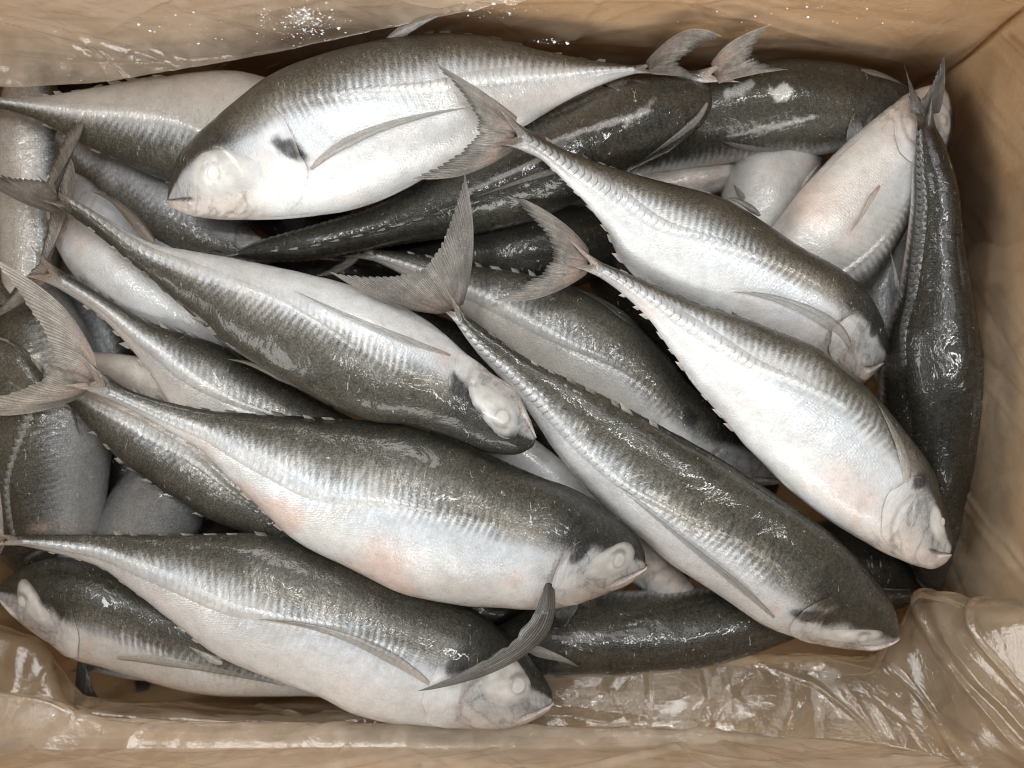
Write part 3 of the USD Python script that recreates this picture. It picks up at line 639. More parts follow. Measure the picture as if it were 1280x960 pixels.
fish('silver fish along the bottom edge, head right with cloudy round eye and open mouth',
     [(691, 874), (689, 862), (674, 838), (654, 813), (626, 787), (585, 760), (540, 742), (465, 712), (400, 688), (344, 670), (296, 666), (213, 667), (137, 668), (75, 668), (25, 670)],
     [(691, 874), (686, 888), (660, 902), (630, 910), (575, 909), (506, 905), (440, 891), (395, 868), (344, 850), (292, 829), (247, 802), (213, 774), (172, 743), (137, 716), (86, 696), (25, 682)],
     [(0, -0.012), (0.4, -0.012), (1, -0.006)], (6, 4), 4, o={'pink': 0.25},
     spots=[(574, 829, 23, 10, -50)], lid=(634, 852, 38, 29, 20), lens=(648, 857, 9),
     tail=dict(tips=[(-10, 575), (-70, 735)], notch=(-30, 668), zt=(-0.012, -0.012), pinkness=1.25, bow=(0.1, 0.15), tone=1.7, dark=0.3),
     fins=[dict(line=[(538, 856), (490, 823), (420, 792), (322, 774)], width=10, tone=(0.36, 0.34, 0.30)),
           dict(line=[(278, 829), (262, 822), (248, 815), (236, 808)], width=7, name='anal_fin', z=[-0.008, -0.006, -0.004], root=(0.7, 0.68, 0.62), tone=(0.7, 0.68, 0.62), edge=0.0)],
     finlets={'d': (0.58, 0.95), 'v': (0.55, 0.95)})
fish('silver fish at upper right whose wide forked tail spreads over the white flank of another',
     [(1105, 452), (1112, 430), (1101, 396), (1081, 365), (1046, 337), (1005, 313), (943, 272), (885, 243), (830, 229), (764, 210), (712, 190), (661, 163)],
     [(1105, 452), (1093, 466), (1077, 477), (1056, 465), (1010, 446), (950, 425), (895, 403), (850, 380), (800, 350), (770, 315), (757, 285), (729, 250), (705, 226), (681, 203), (657, 190)],
     [(0, -0.030), (0.3, -0.012), (0.7, -0.008), (1, 0.024)], (8, -2), 5, o={'bound': 0.36, 'pink': 0.15},
     spots=[(1093, 408, 14, 8, -70)],
     tail=dict(tips=[(536, 73), (515, 224)], notch=(594, 160), zt=(0.040, 0.036), pinkness=1.1, bow=(0.04, 0.12), tone=1.35),
     fins=[dict(line=[(1063, 436), (1045, 408), (1000, 382), (955, 369), (914, 365)], width=11, tone=(0.40, 0.39, 0.36), sidew=-0.3),
           dict(line=[(950, 270), (935, 258), (920, 250), (902, 249)], width=6, name='dorsal_fin', z=[-0.006, 0.0, 0.002], root=(0.2, 0.19, 0.17), tone=(0.3, 0.29, 0.26))],
     finlets={'d': (0.56, 0.95), 'v': (0.66, 0.95)})
fish('pale silver fish at right, blunt white snout pointing to the lower right corner',
     [(1188, 692), (1191, 668), (1183, 640), (1170, 597), (1142, 551), (1115, 516), (1087, 486), (1053, 458), (1012, 429), (953, 407), (909, 390), (860, 374), (808, 352), (752, 328)],
     [(1188, 692), (1181, 704), (1163, 711), (1132, 703), (1101, 689), (1053, 662), (1012, 634), (953, 580), (919, 544), (888, 506), (861, 472), (840, 441), (819, 410), (791, 379), (750, 347)],
     [(0, 0.004), (0.4, 0.010), (1, 0.010)], (-14, -6), 6, o={'bound': 0.33, 'pink': 0.3, 'pale': 0.97},
     spots=[(1150, 602, 14, 8, -25)], lid=(1172, 655, 24, 13, 75), lens=(1178, 652, 5),
     tail=dict(tips=[(631, 238), (617, 375)], notch=(688, 316), zt=(-0.002, 0.002), pinkness=1.1, bow=(0.10, 0.14), tone=1.5),
     fins=[dict(line=[(1133, 612), (1131, 575), (1115, 535), (1094, 500)], width=9, tone=(0.45, 0.42, 0.37))],
     finlets={'d': (0.60, 0.95), 'v': (0.56, 0.95)})
fish('dark backed fish running diagonally across the centre, wet glints behind its black head',
     [(1125, 794), (1124, 782), (1118, 761), (1101, 731), (1074, 699), (1032, 663), (984, 629), (943, 602), (885, 566), (826, 534), (764, 501), (719, 478), (671, 455), (619, 420), (587, 397)],
     [(1125, 794), (1116, 806), (1088, 814), (1039, 809), (988, 797), (943, 777), (892, 742), (840, 708), (798, 671), (757, 637), (722, 600), (692, 562), (661, 516), (633, 481), (599, 444), (570, 404)],
     [(0, 0.0), (0.4, 0.004), (0.8, 0.006), (1, 0.016)], (32, 36), 7, wet=True, o={'bound': 0.40, 'pink': 0.05, 'cap': 0.47},
     spots=[(1013, 770, 22, 9, 5)], lid=(1062, 796, 40, 13, 3), lens=(1078, 797, 6),
     tail=dict(tips=[(581, 216), (412, 340)], notch=(528, 333), zt=(0.022, 0.020), pinkness=0.5, bow=(0.10, 0.08), tone=1.15, dark=0.3, rag=0.5, hollow=0.3),
     fins=[dict(line=[(968, 772), (915, 725), (850, 672), (777, 612)], width=6, tone=(0.34, 0.33, 0.30))],
     finlets={'d': (0.60, 0.95)})
# --- second layer
fish('fish lying belly up at top left with a ridged row of shields',
     [(508, 222), (490, 245), (440, 260), (380, 268), (300, 256), (220, 231), (192, 220), (148, 199), (103, 181), (45, 150), (-12, 133)],
     [(508, 222), (500, 190), (470, 160), (400, 122), (327, 97), (285, 89), (223, 93), (168, 100), (113, 110), (69, 118), (-12, 121)],
     [(0, -0.045), (0.5, -0.032), (1, -0.022)], (-8, 8), 8, o={'warm': 0.4, 'pale': 0.74, 'pink': 0.2},
     gill=False, scutes=(0.42, 0.99), tail=dict(tips=[(-100, 175), (-110, 80)], notch=(-55, 128), zt=(-0.02, -0.02)),
     finlets={'d': (0.55, 0.95), 'v': (0.62, 0.92)})
fish('narrow silver fish at left, half buried under two larger ones, frosty tail beside it',
     [(560, 610), (540, 580), (490, 552), (440, 523), (378, 490), (320, 460), (275, 432), (241, 421), (192, 405), (144, 379), (110, 358), (76, 338)],
     [(560, 610), (500, 620), (430, 612), (350, 590), (290, 560), (240, 530), (206, 496), (182, 458), (155, 426), (127, 397), (98, 376), (72, 360)],
     [(0, -0.036), (0.6, -0.026), (1, -0.022)], (4, 0), 9, o={'pink': 0.3, 'warm': 0.3},
     gill=False, tail=dict(tips=[(83, 190), (-10, 398)], notch=(47, 328), zt=(-0.030, -0.024), pinkness=0.9, bow=(0.26, 0.1), tone=1.3, hollow=-0.15),
     finlets={'d': (0.60, 0.95), 'v': (0.62, 0.95)})
fish('long dark fish lying back up under the top silver fish, pale finlets on its spine',
     [(891, 120), (889, 142), (872, 162), (840, 186), (784, 215), (740, 242), (690, 268), (640, 284), (585, 294), (523, 302), (437, 316), (395, 324), (345, 326), (300, 322)],
     [(891, 120), (882, 102), (858, 97), (798, 98), (764, 106), (729, 119), (661, 150), (600, 184), (523, 227), (440, 268), (385, 284), (330, 300), (297, 314)],
     [(0, -0.028), (0.5, -0.030), (1, -0.020)], (62, 74), 10, wet=True, thick=0.8, patches=[(740, 160, 90, 4, -20, 0.35), (640, 215, 70, 3, -22, 0.35), (800, 140, 30, 5, -40, 0.25)], both=True, o={'back': 0.7, 'bound': 0.44, 'cap': 0.6},  # patches paint pale glints along scratches
     tail=dict(tips=[(236, 326), (250, 316)], notch=(275, 319), zt=(-0.018, -0.02), tone=0.8), scutes=(0.5, 0.985),
     finlets={'d': (0.55, 0.95), 'v': (0.7, 0.9)},
     fins=[dict(line=[(884, 128), (868, 152), (838, 176), (800, 202)], width=6, tone=(0.4, 0.39, 0.36)),
           dict(line=[(745, 205), (690, 214), (640, 230), (585, 250)], width=6, name='dorsal_fin', tone=(0.22, 0.21, 0.18), root=(0.1, 0.1, 0.09))])
fish('olive fish in the middle of the pile, cream flank line showing between two crossing tails',
     [(985, 602), (965, 558), (920, 522), (885, 500), (860, 480), (833, 446), (798, 410), (750, 376), (716, 359), (670, 346), (633, 338), (582, 331), (520, 318), (470, 312)],
     [(985, 602), (960, 606), (910, 604), (850, 590), (790, 560), (730, 520), (680, 485), (630, 440), (590, 405), (550, 375), (505, 345), (466, 326)],
     [(0, -0.046), (0.4, -0.036), (1, -0.034)], (16, 10), 11, o={'bound': 0.39, 'warm': 0.55, 'pale': 0.85, 'back': 1.1, 'pink': 0},
     spots=[(862, 522, 14, 8, 60)], tail=dict(tips=[(400, 300), (395, 345)], notch=(440, 318), zt=(-0.04, -0.04)),
     fins=[dict(line=[(800, 412), (770, 388), (745, 372), (715, 360)], width=6, name='dorsal_fin', tone=(0.2, 0.19, 0.16), root=(0.1, 0.1, 0.09))],
     finlets={'d': (0.62, 0.95)})
fish('blackish fish standing along the right carton wall, thin forked tail pointing up',
     [(1178, 750), (1205, 715), (1206, 660), (1213, 610), (1218, 560), (1221, 500), (1217, 447), (1208, 379), (1199, 320), (1194, 250), (1184, 195), (1170, 160)],
     [(1178, 750), (1150, 725), (1130, 680), (1116, 610), (1109, 540), (1108, 475), (1116, 413), (1128, 370), (1138, 310), (1144, 250), (1144, 200), (1146, 160)],
     [(0, -0.050), (0.4, -0.026), (1, -0.012)], (72, 66), 12, wet=True, thick=0.85, both=True, o={'back': 0.32, 'bound': 0.7, 'cap': 0.85},
     scutes=(0.5, 0.985), tail=dict(tips=[(1181, 64), (1130, 80)], notch=(1151, 122), zt=(0.0, -0.004), pinkness=0.0, bow=(0.05, -0.05), tone=0.6),
     fins=[dict(line=[(1128, 372), (1121, 352), (1117, 330), (1112, 312)], width=4, name='anal_fin', tone=(0.6, 0.58, 0.55), root=(0.5, 0.5, 0.48))], finlets={'v': (0.6, 0.9)})
fish('white bellied fish wedged in the upper right corner, one pale eye against the carton wall',
     [(1180, 108), (1193, 140), (1190, 178), (1172, 225), (1145, 272), (1110, 330), (1065, 378), (1000, 430), (930, 480), (880, 505)],
     [(1180, 108), (1158, 108), (1129, 120), (1101, 141), (1060, 175), (1022, 213), (991, 248), (965, 284), (930, 340), (895, 410), (868, 490)],
     [(0, -0.038), (0.4, -0.038), (1, -0.075)], (-26, -26), 13, o={'bound': 0.30, 'pink': 0.5, 'warm': 0.2, 'pale': 0.86},
     lid=(1180, 146, 22, 14, 75), lens=(1178, 149, 6),
     fins=[dict(line=[(1100, 232), (1088, 250), (1078, 268), (1062, 290)], width=5, tone=(0.6, 0.52, 0.46), root=(0.6, 0.35, 0.28)),
           dict(line=[(1002, 235), (1010, 222), (1018, 212), (1026, 203)], width=3, name='pelvic_fin', tone=(0.6, 0.57, 0.5))],
     finlets={})
fish('dark fish with white frost patches lying under the far wall at upper right',
     [(1142, 122), (1134, 107), (1101, 93), (1060, 84), (1012, 80), (971, 81), (920, 90), (860, 112), (780, 155), (700, 195)],
     [(1142, 122), (1125, 155), (1070, 182), (1002, 192), (943, 197), (874, 204), (800, 216), (750, 220), (700, 210)],
     [(0, -0.048), (0.5, -0.050), (1, -0.055)], (55, 55), 14, thick=0.8, patches=[(978, 117, 17, 11, -10, 0.6), (925, 112, 20, 9, -20, 0.35), (960, 160, 60, 4, -18, 0.4)], o={'back': 0.75, 'bound': 0.62, 'cap': 0.85},
     fins=[dict(line=[(905, 178), (940, 186), (975, 187), (1002, 181)], width=5, tone=(0.3, 0.29, 0.26), root=(0.2, 0.2, 0.18)),
           dict(line=[(1076, 87), (1095, 92), (1115, 99), (1132, 108)], width=5, name='dorsal_fin', tone=(0.42, 0.38, 0.33), root=(0.3, 0.28, 0.25))], finlets={}, scutes=None)
fish('fish hidden under the top silver fish, only its pinkish tail showing against the far wall',
     [(330, 190), (380, 145), (500, 118), (650, 100), (800, 94), (872, 88)],
     [(330, 190), (400, 225), (520, 210), (650, 175), (780, 130), (878, 104)],
     [(0, -0.060), (0.6, -0.052), (1, -0.020)], 10, 15, hi=False, thick=0.6,
     gill=False, scutes=None, finlets={}, tail=dict(tips=[(962, 32), (986, 86)], notch=(942, 70), zt=(0.014, -0.008), pinkness=1.2, bow=(0.12, -0.05), tone=2.0, dark=0.75, hollow=0.2))
fish('fish at lower left with an oblong milky eye right at the frame edge',
     [(-4, 740), (2, 728), (14, 718), (41, 703), (86, 697), (140, 712), (220, 745), (310, 790), (400, 830), (480, 858), (540, 872)],
     [(-4, 740), (4, 758), (28, 781), (62, 805), (103, 829), (155, 844), (206, 860), (261, 871), (327, 873), (388, 872), (470, 880), (540, 885)],
     [(0, -0.034), (0.4, -0.038), (1, -0.050)], (24, 24), 16, o={'bound': 0.38, 'pink': 0.3, 'warm': 0.4},
     lid=(40, 756, 40, 17, 44), lens=(28, 752, 7), scutes=None, finlets={},
     fins=[dict(line=[(146, 822), (200, 826), (280, 840), (358, 858)], width=8, tone=(0.42, 0.39, 0.33))])
fish('brown black fish along the bottom right under the diagonal one, bright glints on its back',
     [(600, 812), (640, 840), (700, 845), (764, 840), (860, 832), (971, 802), (1040, 778), (1120, 758), (1186, 753)],
     [(600, 812), (640, 775), (700, 752), (764, 742), (860, 738), (950, 734), (1040, 736), (1120, 737), (1184, 745)],
     [(0, -0.046), (0.5, -0.046), (1, -0.046)], (62, 66), 17, wet=True, thick=0.85, o={'back': 0.75, 'bound': 0.62, 'cap': 0.85},
     fins=[dict(line=[(655, 808), (675, 815), (700, 823), (724, 834)], width=9, name='pelvic_fin', tone=(0.6, 0.58, 0.52), root=(0.6, 0.55, 0.5), edge=0.0)],
     tail=dict(tips=[(1222, 752), (1215, 758)], notch=(1205, 753), zt=(-0.04, -0.042), tone=0.4), scutes=None, finlets={})
fish('olive fish at left under the big pale tail, pale finlets along its lower edge',
     [(500, 722), (430, 708), (330, 670), (241, 633), (206, 610), (165, 583), (131, 552), (107, 528), (88, 508), (66, 488)],
     [(500, 722), (480, 680), (400, 625), (320, 575), (250, 535), (180, 503), (120, 488), (70, 474)],
     [(0, -0.040), (0.6, -0.034), (1, -0.030)], (26, 26), 18, o={'bound': 0.40, 'back': 1.15, 'warm': 0.4, 'pale': 0.8},
     gill=False, finlets={'d': (0.50, 0.95)}, tail=dict(tips=[(10, 520), (10, 440)], notch=(40, 478), zt=(-0.035, -0.035)))
fish('grey fish standing at the left edge between two tails, pale line down its flank',
     [(70, 745), (20, 710), (-12, 650), (-22, 570), (-18, 490), (0, 410), (34, 330)],
     [(70, 745), (110, 705), (124, 650), (131, 580), (133, 530), (122, 460), (92, 390), (48, 330)],
     [(0, -0.070), (0.3, -0.055), (1, -0.050)], (14, 14), 19, o={'cap': 0.6, 'bound': 0.55, 'warm': 0.2, 'pale': 0.45, 'back': 1.0, 'pink': 0},  # low pale paints in the shade of the fish above
     gill=False, scutes=(0.2, 0.7), finlets={}, fins=[dict(line=[(88, 505), (93, 520), (97, 535), (101, 548)], width=3, name='anal_fin', tone=(0.15, 0.15, 0.14), root=(0.1, 0.1, 0.1))])
# --- lower layer, seen through the gaps; low pale values paint its shade into the skin
fish('white belly showing between the two crossing fish and the narrow silver one at left',
     [(58, 215), (120, 222), (200, 280), (280, 350), (350, 420), (405, 482)],
     [(58, 215), (64, 280), (96, 338), (160, 388), (230, 418), (300, 442), (392, 488)],
     [(0, -0.050), (1, -0.050)], (-45, -45), 20, hi=False, o={'pink': 0.05, 'warm': 0, 'pale': 0.9, 'bound': 0.3}, gill=False, scutes=None, finlets={})
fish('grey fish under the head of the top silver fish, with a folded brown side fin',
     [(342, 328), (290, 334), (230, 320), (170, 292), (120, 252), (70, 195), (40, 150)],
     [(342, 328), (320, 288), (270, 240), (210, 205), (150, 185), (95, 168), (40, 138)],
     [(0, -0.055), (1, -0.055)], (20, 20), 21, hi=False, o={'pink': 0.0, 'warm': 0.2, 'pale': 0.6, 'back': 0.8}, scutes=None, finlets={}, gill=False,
     fins=[dict(line=[(192, 302), (172, 280), (148, 256), (116, 240)], width=11, tone=(0.28, 0.23, 0.18), root=(0.35, 0.28, 0.22), z=[-0.028, -0.022, -0.022, -0.024])])
fish('pale pinkish fish standing upright at the far left behind a ragged tail fin',
     [(45, 430), (68, 380), (76, 290), (79, 190), (76, 140), (52, 60)],
     [(45, 430), (14, 390), (4, 300), (2, 190), (4, 140), (24, 60)],
     [(0, -0.055), (1, -0.055)], (-18, -18), 22, hi=False, o={'pink': 0.7, 'warm': 0.6, 'pale': 0.55, 'bound': 0.3}, scutes=None, finlets={}, gill=False)
fish('dark scaled fish at the left edge just below the upper tails',
     [(75, 440), (50, 432), (10, 400), (-40, 370), (-110, 340)],
     [(75, 440), (62, 410), (30, 372), (-20, 335), (-105, 320)],
     [(0, -0.048), (1, -0.048)], (50, 50), 23, hi=False, thick=0.8, o={'back': 1.0, 'bound': 1.0, 'cap': 0.85}, scutes=None, finlets={}, gill=False)
fish('olive fish at the left edge with a beaded ridge, its front under the pinkish tail',
     [(95, 520), (70, 480), (45, 444), (0, 416), (-60, 400), (-130, 395)],
     [(95, 520), (60, 525), (10, 510), (-50, 470), (-130, 415)],
     [(0, -0.040), (1, -0.040)], (35, 35), 24, hi=False, o={'back': 1.3, 'bound': 1.0, 'cap': 0.85}, scutes=None, finlets={'d': (0.25, 0.7)}, gill=False)
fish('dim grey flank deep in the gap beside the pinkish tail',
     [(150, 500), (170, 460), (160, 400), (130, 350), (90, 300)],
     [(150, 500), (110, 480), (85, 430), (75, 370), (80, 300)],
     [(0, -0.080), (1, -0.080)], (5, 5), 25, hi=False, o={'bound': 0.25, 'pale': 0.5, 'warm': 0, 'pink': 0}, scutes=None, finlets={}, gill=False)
fish('cream belly sliver between the narrow silver fish and the silver fish below it',
     [(420, 640), (340, 610), (250, 560), (180, 515), (130, 480), (90, 455)],
     [(420, 640), (400, 570), (330, 510), (260, 470), (190, 448), (95, 440)],
     [(0, -0.062), (1, -0.052)], (-40, -40), 26, hi=False, o={'warm': 0.5, 'pink': 0.3, 'bound': 0.3}, scutes=None, finlets={}, gill=False)
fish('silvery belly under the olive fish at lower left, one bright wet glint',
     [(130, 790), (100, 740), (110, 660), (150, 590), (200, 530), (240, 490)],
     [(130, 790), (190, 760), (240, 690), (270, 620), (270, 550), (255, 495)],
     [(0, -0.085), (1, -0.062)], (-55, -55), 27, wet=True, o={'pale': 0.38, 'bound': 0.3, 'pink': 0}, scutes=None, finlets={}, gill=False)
fish('white fish seen as a bright wedge between the two heads at the centre',
     [(880, 758), (820, 748), (740, 695), (640, 622), (560, 560), (500, 500)],
     [(880, 758), (862, 725), (800, 665), (720, 590), (640, 530), (510, 490)],
     [(0, -0.055), (1, -0.050)], (-50, -50), 28, hi=False, o={'pale': 0.95, 'pink': 0, 'warm': 0, 'bound': 0.3}, scutes=None, finlets={}, gill=False)
fish('white belly deep in the gap at upper right behind the wide forked tail fish',
     [(1000, 140), (1030, 200), (1010, 280), (960, 360), (900, 430)],
     [(1000, 140), (950, 150), (910, 210), (890, 290), (885, 430)],
     [(0, -0.080), (1, -0.080)], (-70, -70), 29, hi=False, o={'pale': 0.7, 'pink': 0, 'warm': 0.1, 'bound': 0.3}, scutes=None, finlets={}, gill=False,
     fins=[dict(line=[(930, 250), (925, 243), (921, 237), (917, 230)], width=6, name='pelvic_fin', tone=(0.25, 0.25, 0.24), root=(0.3, 0.3, 0.28))])
fish('pale fish low in the gap left of the white belly at upper right',
     [(960, 190), (930, 170), (860, 175), (780, 200), (700, 240), (650, 262)],
     [(960, 190), (940, 225), (870, 250), (790, 262), (710, 268), (650, 272)],
     [(0, -0.085), (1, -0.075)], (-50, -50), 30, hi=False, o={'pale': 0.55, 'warm': 0.3, 'bound': 0.3}, scutes=None, finlets={}, gill=False)
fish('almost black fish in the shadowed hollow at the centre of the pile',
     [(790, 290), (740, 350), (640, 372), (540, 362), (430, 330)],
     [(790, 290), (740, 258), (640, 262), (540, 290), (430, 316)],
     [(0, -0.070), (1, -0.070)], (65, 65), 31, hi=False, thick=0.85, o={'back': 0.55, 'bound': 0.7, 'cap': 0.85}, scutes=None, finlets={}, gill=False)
fish('fish buried at lower left, only its bristly dark tail hanging down beside the carton wall',
     [(420, 690), (360, 720), (260, 780), (180, 815), (120, 822)],
     [(420, 690), (430, 740), (340, 810), (220, 850), (128, 842)],
     [(0, -0.080), (1, -0.064)], (40, 40), 32, hi=False, o={'back': 0.7}, scutes=None, finlets={}, gill=False,
     tail=dict(tips=[(92, 900), (132, 878)], notch=(106, 880), zt=(-0.058, -0.06), tone=0.30, pinkness=0, dark=0.9, bow=(0.2, 0.1), rag=2.2, hollow=-0.2))
fish('dim grey fish in the gap beside the blackish one on the right',
     [(1100, 480), (1150, 420), (1165, 330), (1160, 250), (1140, 180)],
     [(1100, 480), (1070, 420), (1075, 330), (1100, 250), (1130, 180)],
     [(0, -0.085), (1, -0.075)], (5, 5), 33, hi=False, o={'pale': 0.45, 'back': 0.7, 'pink': 0, 'warm': 0}, scutes=None, finlets={}, gill=False,
     fins=[dict(line=[(1118, 300), (1119, 325), (1121, 350), (1119, 372)], width=3, name='pectoral_fin', tone=(0.6, 0.6, 0.58), root=(0.6, 0.6, 0.58), edge=0.0)])
fish('black fish deep under the white snout near the lower right corner',
     [(1200, 700), (1160, 745), (1050, 760), (940, 730), (850, 690)],
     [(1200, 700), (1140, 660), (1040, 650), (940, 670), (850, 680)],
     [(0, -0.088), (1, -0.075)], (70, 70), 34, hi=False, thick=0.85, o={'back': 0.5, 'bound': 0.7, 'cap': 0.85}, scutes=None, finlets={}, gill=False)
fish('dark fish buried below the bottom silver fish, a sliver of back showing',
     [(150, 690), (260, 650), (400, 660), (560, 720), (700, 770)],
     [(150, 690), (250, 760), (400, 790), (560, 800), (700, 785)],
     [(0, -0.090), (1, -0.080)], (60, 60), 35, hi=False, thick=0.85, o={'back': 0.5, 'bound': 0.7, 'cap': 0.85}, scutes=None, finlets={}, gill=False)

fish('dark filler fish at the bottom of the gap left of the crossing tails',  # from here on: added filler fish, dark skin stands in for deep shade
     [(250, 400), (350, 390), (480, 370), (600, 350), (720, 330)],
     [(250, 400), (350, 320), (480, 290), (600, 290), (720, 318)],
     [(0, -0.105), (1, -0.1)], (60, 60), 36, hi=False, thick=0.85, o={'back': 0.5, 'bound': 0.7, 'cap': 0.85}, scutes=None, finlets={}, gill=False)
fish('dark filler fish deep between the two big silver fish at right',
     [(680, 260), (720, 320), (770, 420), (860, 540), (920, 640)],
     [(680, 260), (760, 260), (880, 340), (980, 480), (960, 640)],
     [(0, -0.095), (1, -0.095)], (60, 60), 37, hi=False, thick=0.85, o={'back': 0.5, 'bound': 0.7, 'cap': 0.85}, scutes=None, finlets={}, gill=False)
fish('dark filler fish at the bottom of the pile under the diagonal fish',
     [(500, 380), (560, 480), (660, 600), (760, 690), (850, 760)],
     [(500, 380), (600, 420), (740, 530), (840, 660), (865, 750)],
     [(0, -0.105), (1, -0.105)], (60, 60), 38, hi=False, thick=0.85, o={'back': 0.5, 'bound': 0.7, 'cap': 0.85}, scutes=None, finlets={}, gill=False)
fish('dark filler fish at the bottom of the pile along the left gaps',
     [(100, 380), (110, 520), (130, 640), (150, 760), (170, 860)],
     [(100, 380), (220, 520), (240, 640), (230, 760), (185, 860)],
     [(0, -0.115), (1, -0.115)], (60, 60), 39, hi=False, thick=0.85, o={'back': 0.5, 'bound': 0.7, 'cap': 0.85}, scutes=None, finlets={}, gill=False)
fish('dark filler fish at the bottom of the pile beneath the top left corner',
     [(20, 120), (140, 190), (260, 250), (380, 320), (470, 350)],
     [(20, 120), (150, 100), (300, 150), (420, 240), (480, 340)],
     [(0, -0.105), (1, -0.105)], (60, 60), 40, hi=False, thick=0.85, o={'back': 0.5, 'bound': 0.7, 'cap': 0.85}, scutes=None, finlets={}, gill=False)

# ------------------------------------------------------------------ plastic liner
liner = thing('plastic_liner', 'clear crinkled plastic bag lining the carton around the fish', 'plastic bag', (0, 0, Z0))
LO = (0, 0, Z0)
def creases(a, b, seed, n, amp, width, span):
    """Sum of sharp straight folds over the plane (a, b), metres."""
    rng = np.random.default_rng(seed); out = np.zeros_like(a)
    for _ in range(n):
        th = rng.normal(span[2], span[3]); cx, cy = rng.uniform(*span[0]), rng.uniform(*span[1])
        d = (a - cx) * -math.sin(th) + (b - cy) * math.cos(th)
        l = (a - cx) * math.cos(th) + (b - cy) * math.sin(th)
        w = width * rng.uniform(0.4, 1.6)
        out += amp * rng.uniform(-0.6, 1) * np.maximum(0, 1 - np.abs(d) / w) * np.exp(-(l / rng.uniform(0.04, 0.14)) ** 2)
    return out

def sheet(G, mat_, seed, n=60, amp=0.003, width=0.012, th=(0.1, 0.5), name='film', wave=0.006):
    a = G[..., 0]; b = G[..., 1] + G[..., 2]
    N = grid_normals(G)
    N = N * np.sign((N * (np.array([0, 0, Z0 + 0.3]) - G)).sum(-1, keepdims=True))
    h = creases(a, b, seed, n, amp, width, ((a.min(), a.max()), (b.min(), b.max()), *th))
    h += creases(a, b, seed + 100, 2 * n, 0.45 * amp, 0.35 * width, ((a.min(), a.max()), (b.min(), b.max()), th[0], th[1] + 0.4))
    h += wave * (fbm(np.stack([a * 14, b * 14, 0 * a + seed], -1), 3, seed) - 0.5)
    G = G + N * h[..., None]
    put(name, G.reshape(-1, 3), grid_faces(*G.shape[:2]), mat_, liner, LO, smooth=True)

def rows_sheet(xs, rows, nu=300, nv=70):
    """Sheet through rows of (polyline of (px, py), height)."""
    x = np.linspace(xs[0], xs[1], nu)
    R = np.stack([P(x, PchipInterpolator(*np.array(r[0], float).T)(x), PchipInterpolator(*np.array(r[1], float).T)(x) if np.ndim(r[1]) else r[1]) for r in rows], 1)
    s = np.linspace(0, 1, len(rows)); G = PchipInterpolator(s, R, axis=1)(np.linspace(0, 1, nv))
    lim = XR - 0.012; over = np.maximum(0, G[..., 0] - lim)               # at the side wall the film turns up
    G[..., 0] -= over * 0.93; G[..., 2] += over
    lim = YN + 0.008; over = np.maximum(0, lim - G[..., 1])               # likewise at the near wall
    G[..., 1] += over * 0.93; G[..., 2] += over
    return G

# film on the far wall, from the rim down behind the fish
xx = np.linspace(XL + 0.01, XR - 0.006, 520); zz = np.linspace(RIM + 0.0, Z0 - 0.07, 120)
X, Zz = np.meshgrid(xx, zz, indexing='ij')
G = np.stack([X, YF - 0.002 - 0.005 * sstep(Z0 + 0.03, Z0 - 0.05, Zz), Zz], -1)
sheet(G, FILM_FAR, 41, 34, 0.004, 0.009, (0.25, 0.5), wave=0.003)
# a second, slack layer at upper left that laps over the belly up fish
sheet(rows_sheet((-90, 760), [([(-90, -44), (330, -44), (760, -60)], 0.092), ([(-90, 18), (330, 10), (500, -10), (760, -48)], [(-90, 0.034), (330, 0.042), (500, 0.066), (760, 0.094)]),
    ([(-90, 62), (100, 62), (330, 52), (500, 18), (760, -36)], [(-90, -0.006), (100, -0.004), (330, 0.002), (500, 0.032), (760, 0.086)]),
    ([(-90, 112), (0, 110), (110, 103), (230, 86), (330, 68), (480, 36), (760, -24)], [(-90, -0.014), (230, -0.012), (330, -0.006), (480, 0.018), (760, 0.076)])], 420, 70), FILM_HAZY, 42, 22, 0.004, 0.008, (-0.45, 0.35), wave=0.002)
# film on the right wall
yy = np.linspace(YF - 0.01, YN + 0.01, 340); zz = np.linspace(RIM, Z0 - 0.09, 130)
Y, Zz = np.meshgrid(yy, zz, indexing='ij')
low = sstep(0.16, -0.02, Y)
arch = np.sin(np.pi * np.clip((YF - Y) / (YF - YN), 0, 1))
G = np.stack([XR - 0.006 + 0.008 * arch - 0.008 * low * sstep(Z0 + 0.06, Z0 - 0.05, Zz), Y, Zz], -1)
sheet(G, FILM, 43, 40, 0.004, 0.008, (1.3, 0.35))
# a slack second layer hanging down the nearer half of the right wall
yy = np.linspace(0.13, YN + 0.012, 260); zz = np.linspace(RIM, Z0 - 0.08, 120)
Y, Zz = np.meshgrid(yy, zz, indexing='ij')
sl = sstep(0.13, 0.02, Y)
G = np.stack([XR + 0.002 * (1 - sl) - 0.012 * sl * sstep(Z0 + 0.09, Z0 - 0.04, Zz) - 0.007 * sl, Y, Zz], -1)
sheet(G, FILM_NEAR, 46, 12, 0.004, 0.006, (1.45, 0.12), wave=0.0015)
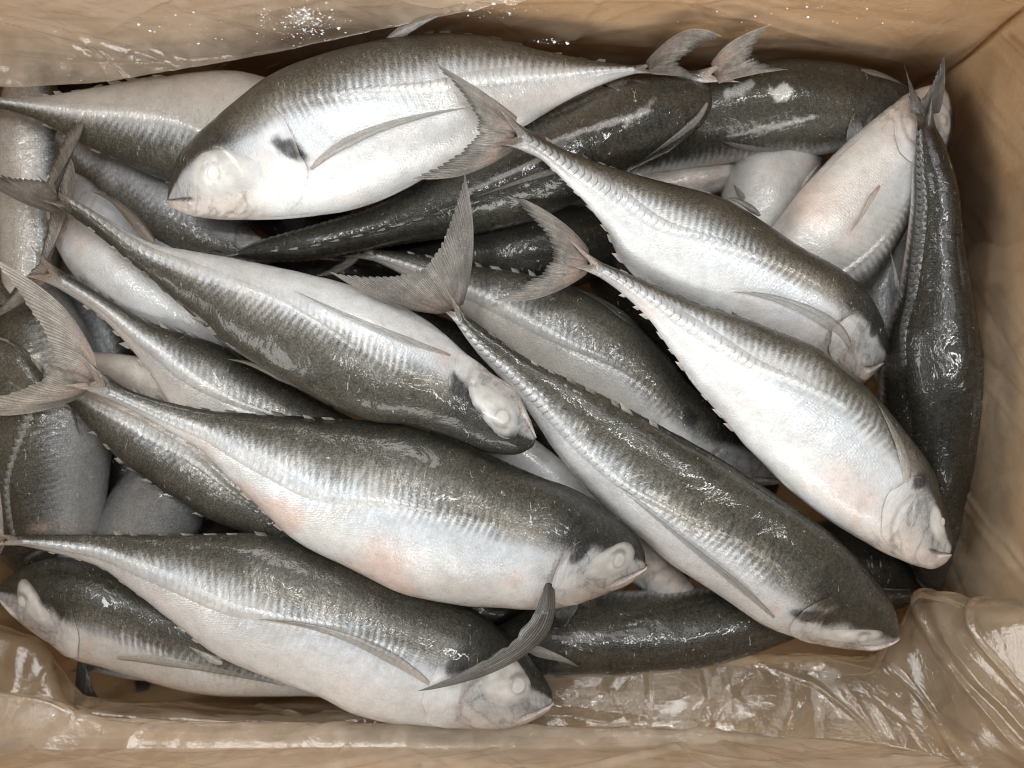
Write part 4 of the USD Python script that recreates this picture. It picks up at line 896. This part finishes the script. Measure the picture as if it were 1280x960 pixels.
# film gathered along the near wall: a lower fold and an upper hazier fold
sheet(rows_sheet((-110, 1330), [
    ([(-110, 770), (40, 800), (110, 870), (330, 885), (600, 872), (690, 846), (860, 832), (1010, 836), (1080, 842), (1118, 800), (1150, 748), (1215, 757), (1330, 745)], [(-110, -0.06), (690, -0.050), (1080, -0.040), (1150, -0.03), (1230, 0.0), (1330, 0.045)]),
    ([(-110, 772), (40, 802), (110, 874), (330, 890), (600, 880), (690, 833), (860, 824), (1010, 818), (1080, 822), (1118, 790), (1150, 741), (1215, 752), (1330, 742)], [(-110, -0.045), (690, -0.036), (1080, -0.028), (1150, -0.016), (1230, 0.014), (1330, 0.055)]),
    ([(-110, 820), (110, 885), (330, 897), (690, 862), (1010, 858), (1118, 828), (1200, 790), (1330, 775)], [(-110, -0.022), (1010, -0.022), (1130, -0.006), (1230, 0.030), (1330, 0.060)]),
    ([(-110, 870), (330, 920), (690, 905), (1010, 900), (1330, 870)], [(-110, -0.014), (1010, -0.014), (1130, 0.0), (1230, 0.034), (1330, 0.062)]),
    ([(-110, 960), (690, 950), (1330, 940)], [(-110, -0.004), (1010, -0.004), (1130, 0.008), (1230, 0.038), (1330, 0.065)]),
    ([(-110, 1060), (690, 1060), (1330, 1060)], 0.03)], 560, 140), FILM_NEAR, 44, 70, 0.0038, 0.008, (0.06, 0.4), wave=0.0035)
sheet(rows_sheet((-110, 1330), [
    ([(-110, 858), (0, 870), (60, 879), (105, 895), (160, 906), (300, 909), (640, 913), (840, 918), (1000, 935), (1130, 968), (1330, 990)], -0.016),
    ([(-110, 852), (0, 865), (60, 874), (105, 890), (160, 901), (300, 904), (640, 907), (840, 912), (1000, 928), (1130, 960), (1330, 985)], -0.008),
    ([(-110, 900), (160, 920), (640, 925), (1000, 945), (1330, 1000)], 0.002),
    ([(-110, 960), (640, 960), (1000, 970), (1330, 1010)], 0.014),
    ([(-110, 1060), (1330, 1060)], 0.03)], 480, 80), FILM_HAZY, 45, 36, 0.003, 0.010, (0.03, 0.25), wave=0.003)

# ------------------------------------------------------------------ frost
def grains(name, pts, sizes, label, parent='/World'):
    V, F, n = [], [], 0
    for i, (p, s_) in enumerate(zip(pts, sizes)):
        g = trimesh.creation.icosphere(1, s_); v = g.vertices * (0.3 + 1.4 * noise(g.vertices / s_ * 1.7 + i * 7.1, 2))[:, None] * [1.2, 0.7, 0.8] + p
        V.append(v); F.append(g.faces + n); n += len(v)
    put(name, np.vstack(V), np.vstack(F), FROST, smooth=True)
    tag(stage.GetPrimAtPath('/World/' + name), label, 'frost', kind='stuff')
rng = np.random.default_rng(5)
pts = []; sz = []
for cx, cy, sx, sy, n in ((385, 28, 32, 18, 330), (372, 22, 12, 10, 80), (330, 15, 6, 26, 40), (690, 52, 25, 3, 40), (630, 12, 60, 8, 40), (1010, 20, 120, 16, 40), (250, 40, 90, 20, 60)):
    for _ in range(n):
        px, py = rng.normal(cx, sx * 0.6), rng.normal(cy, sy * 0.6)
        y = YF - 0.0185 - rng.uniform(0, 0.004); k = (480 - py) * PX / DIST
        d = y / k                                    # distance under the camera where this ray meets the film
        h = DIST - d
        pts.append(P(px, py, h)); sz.append(rng.gamma(1.0, 0.00014) + 0.00008)
grains('frost_grains', pts, sz, 'white frost grains stuck on the plastic along the far carton wall')
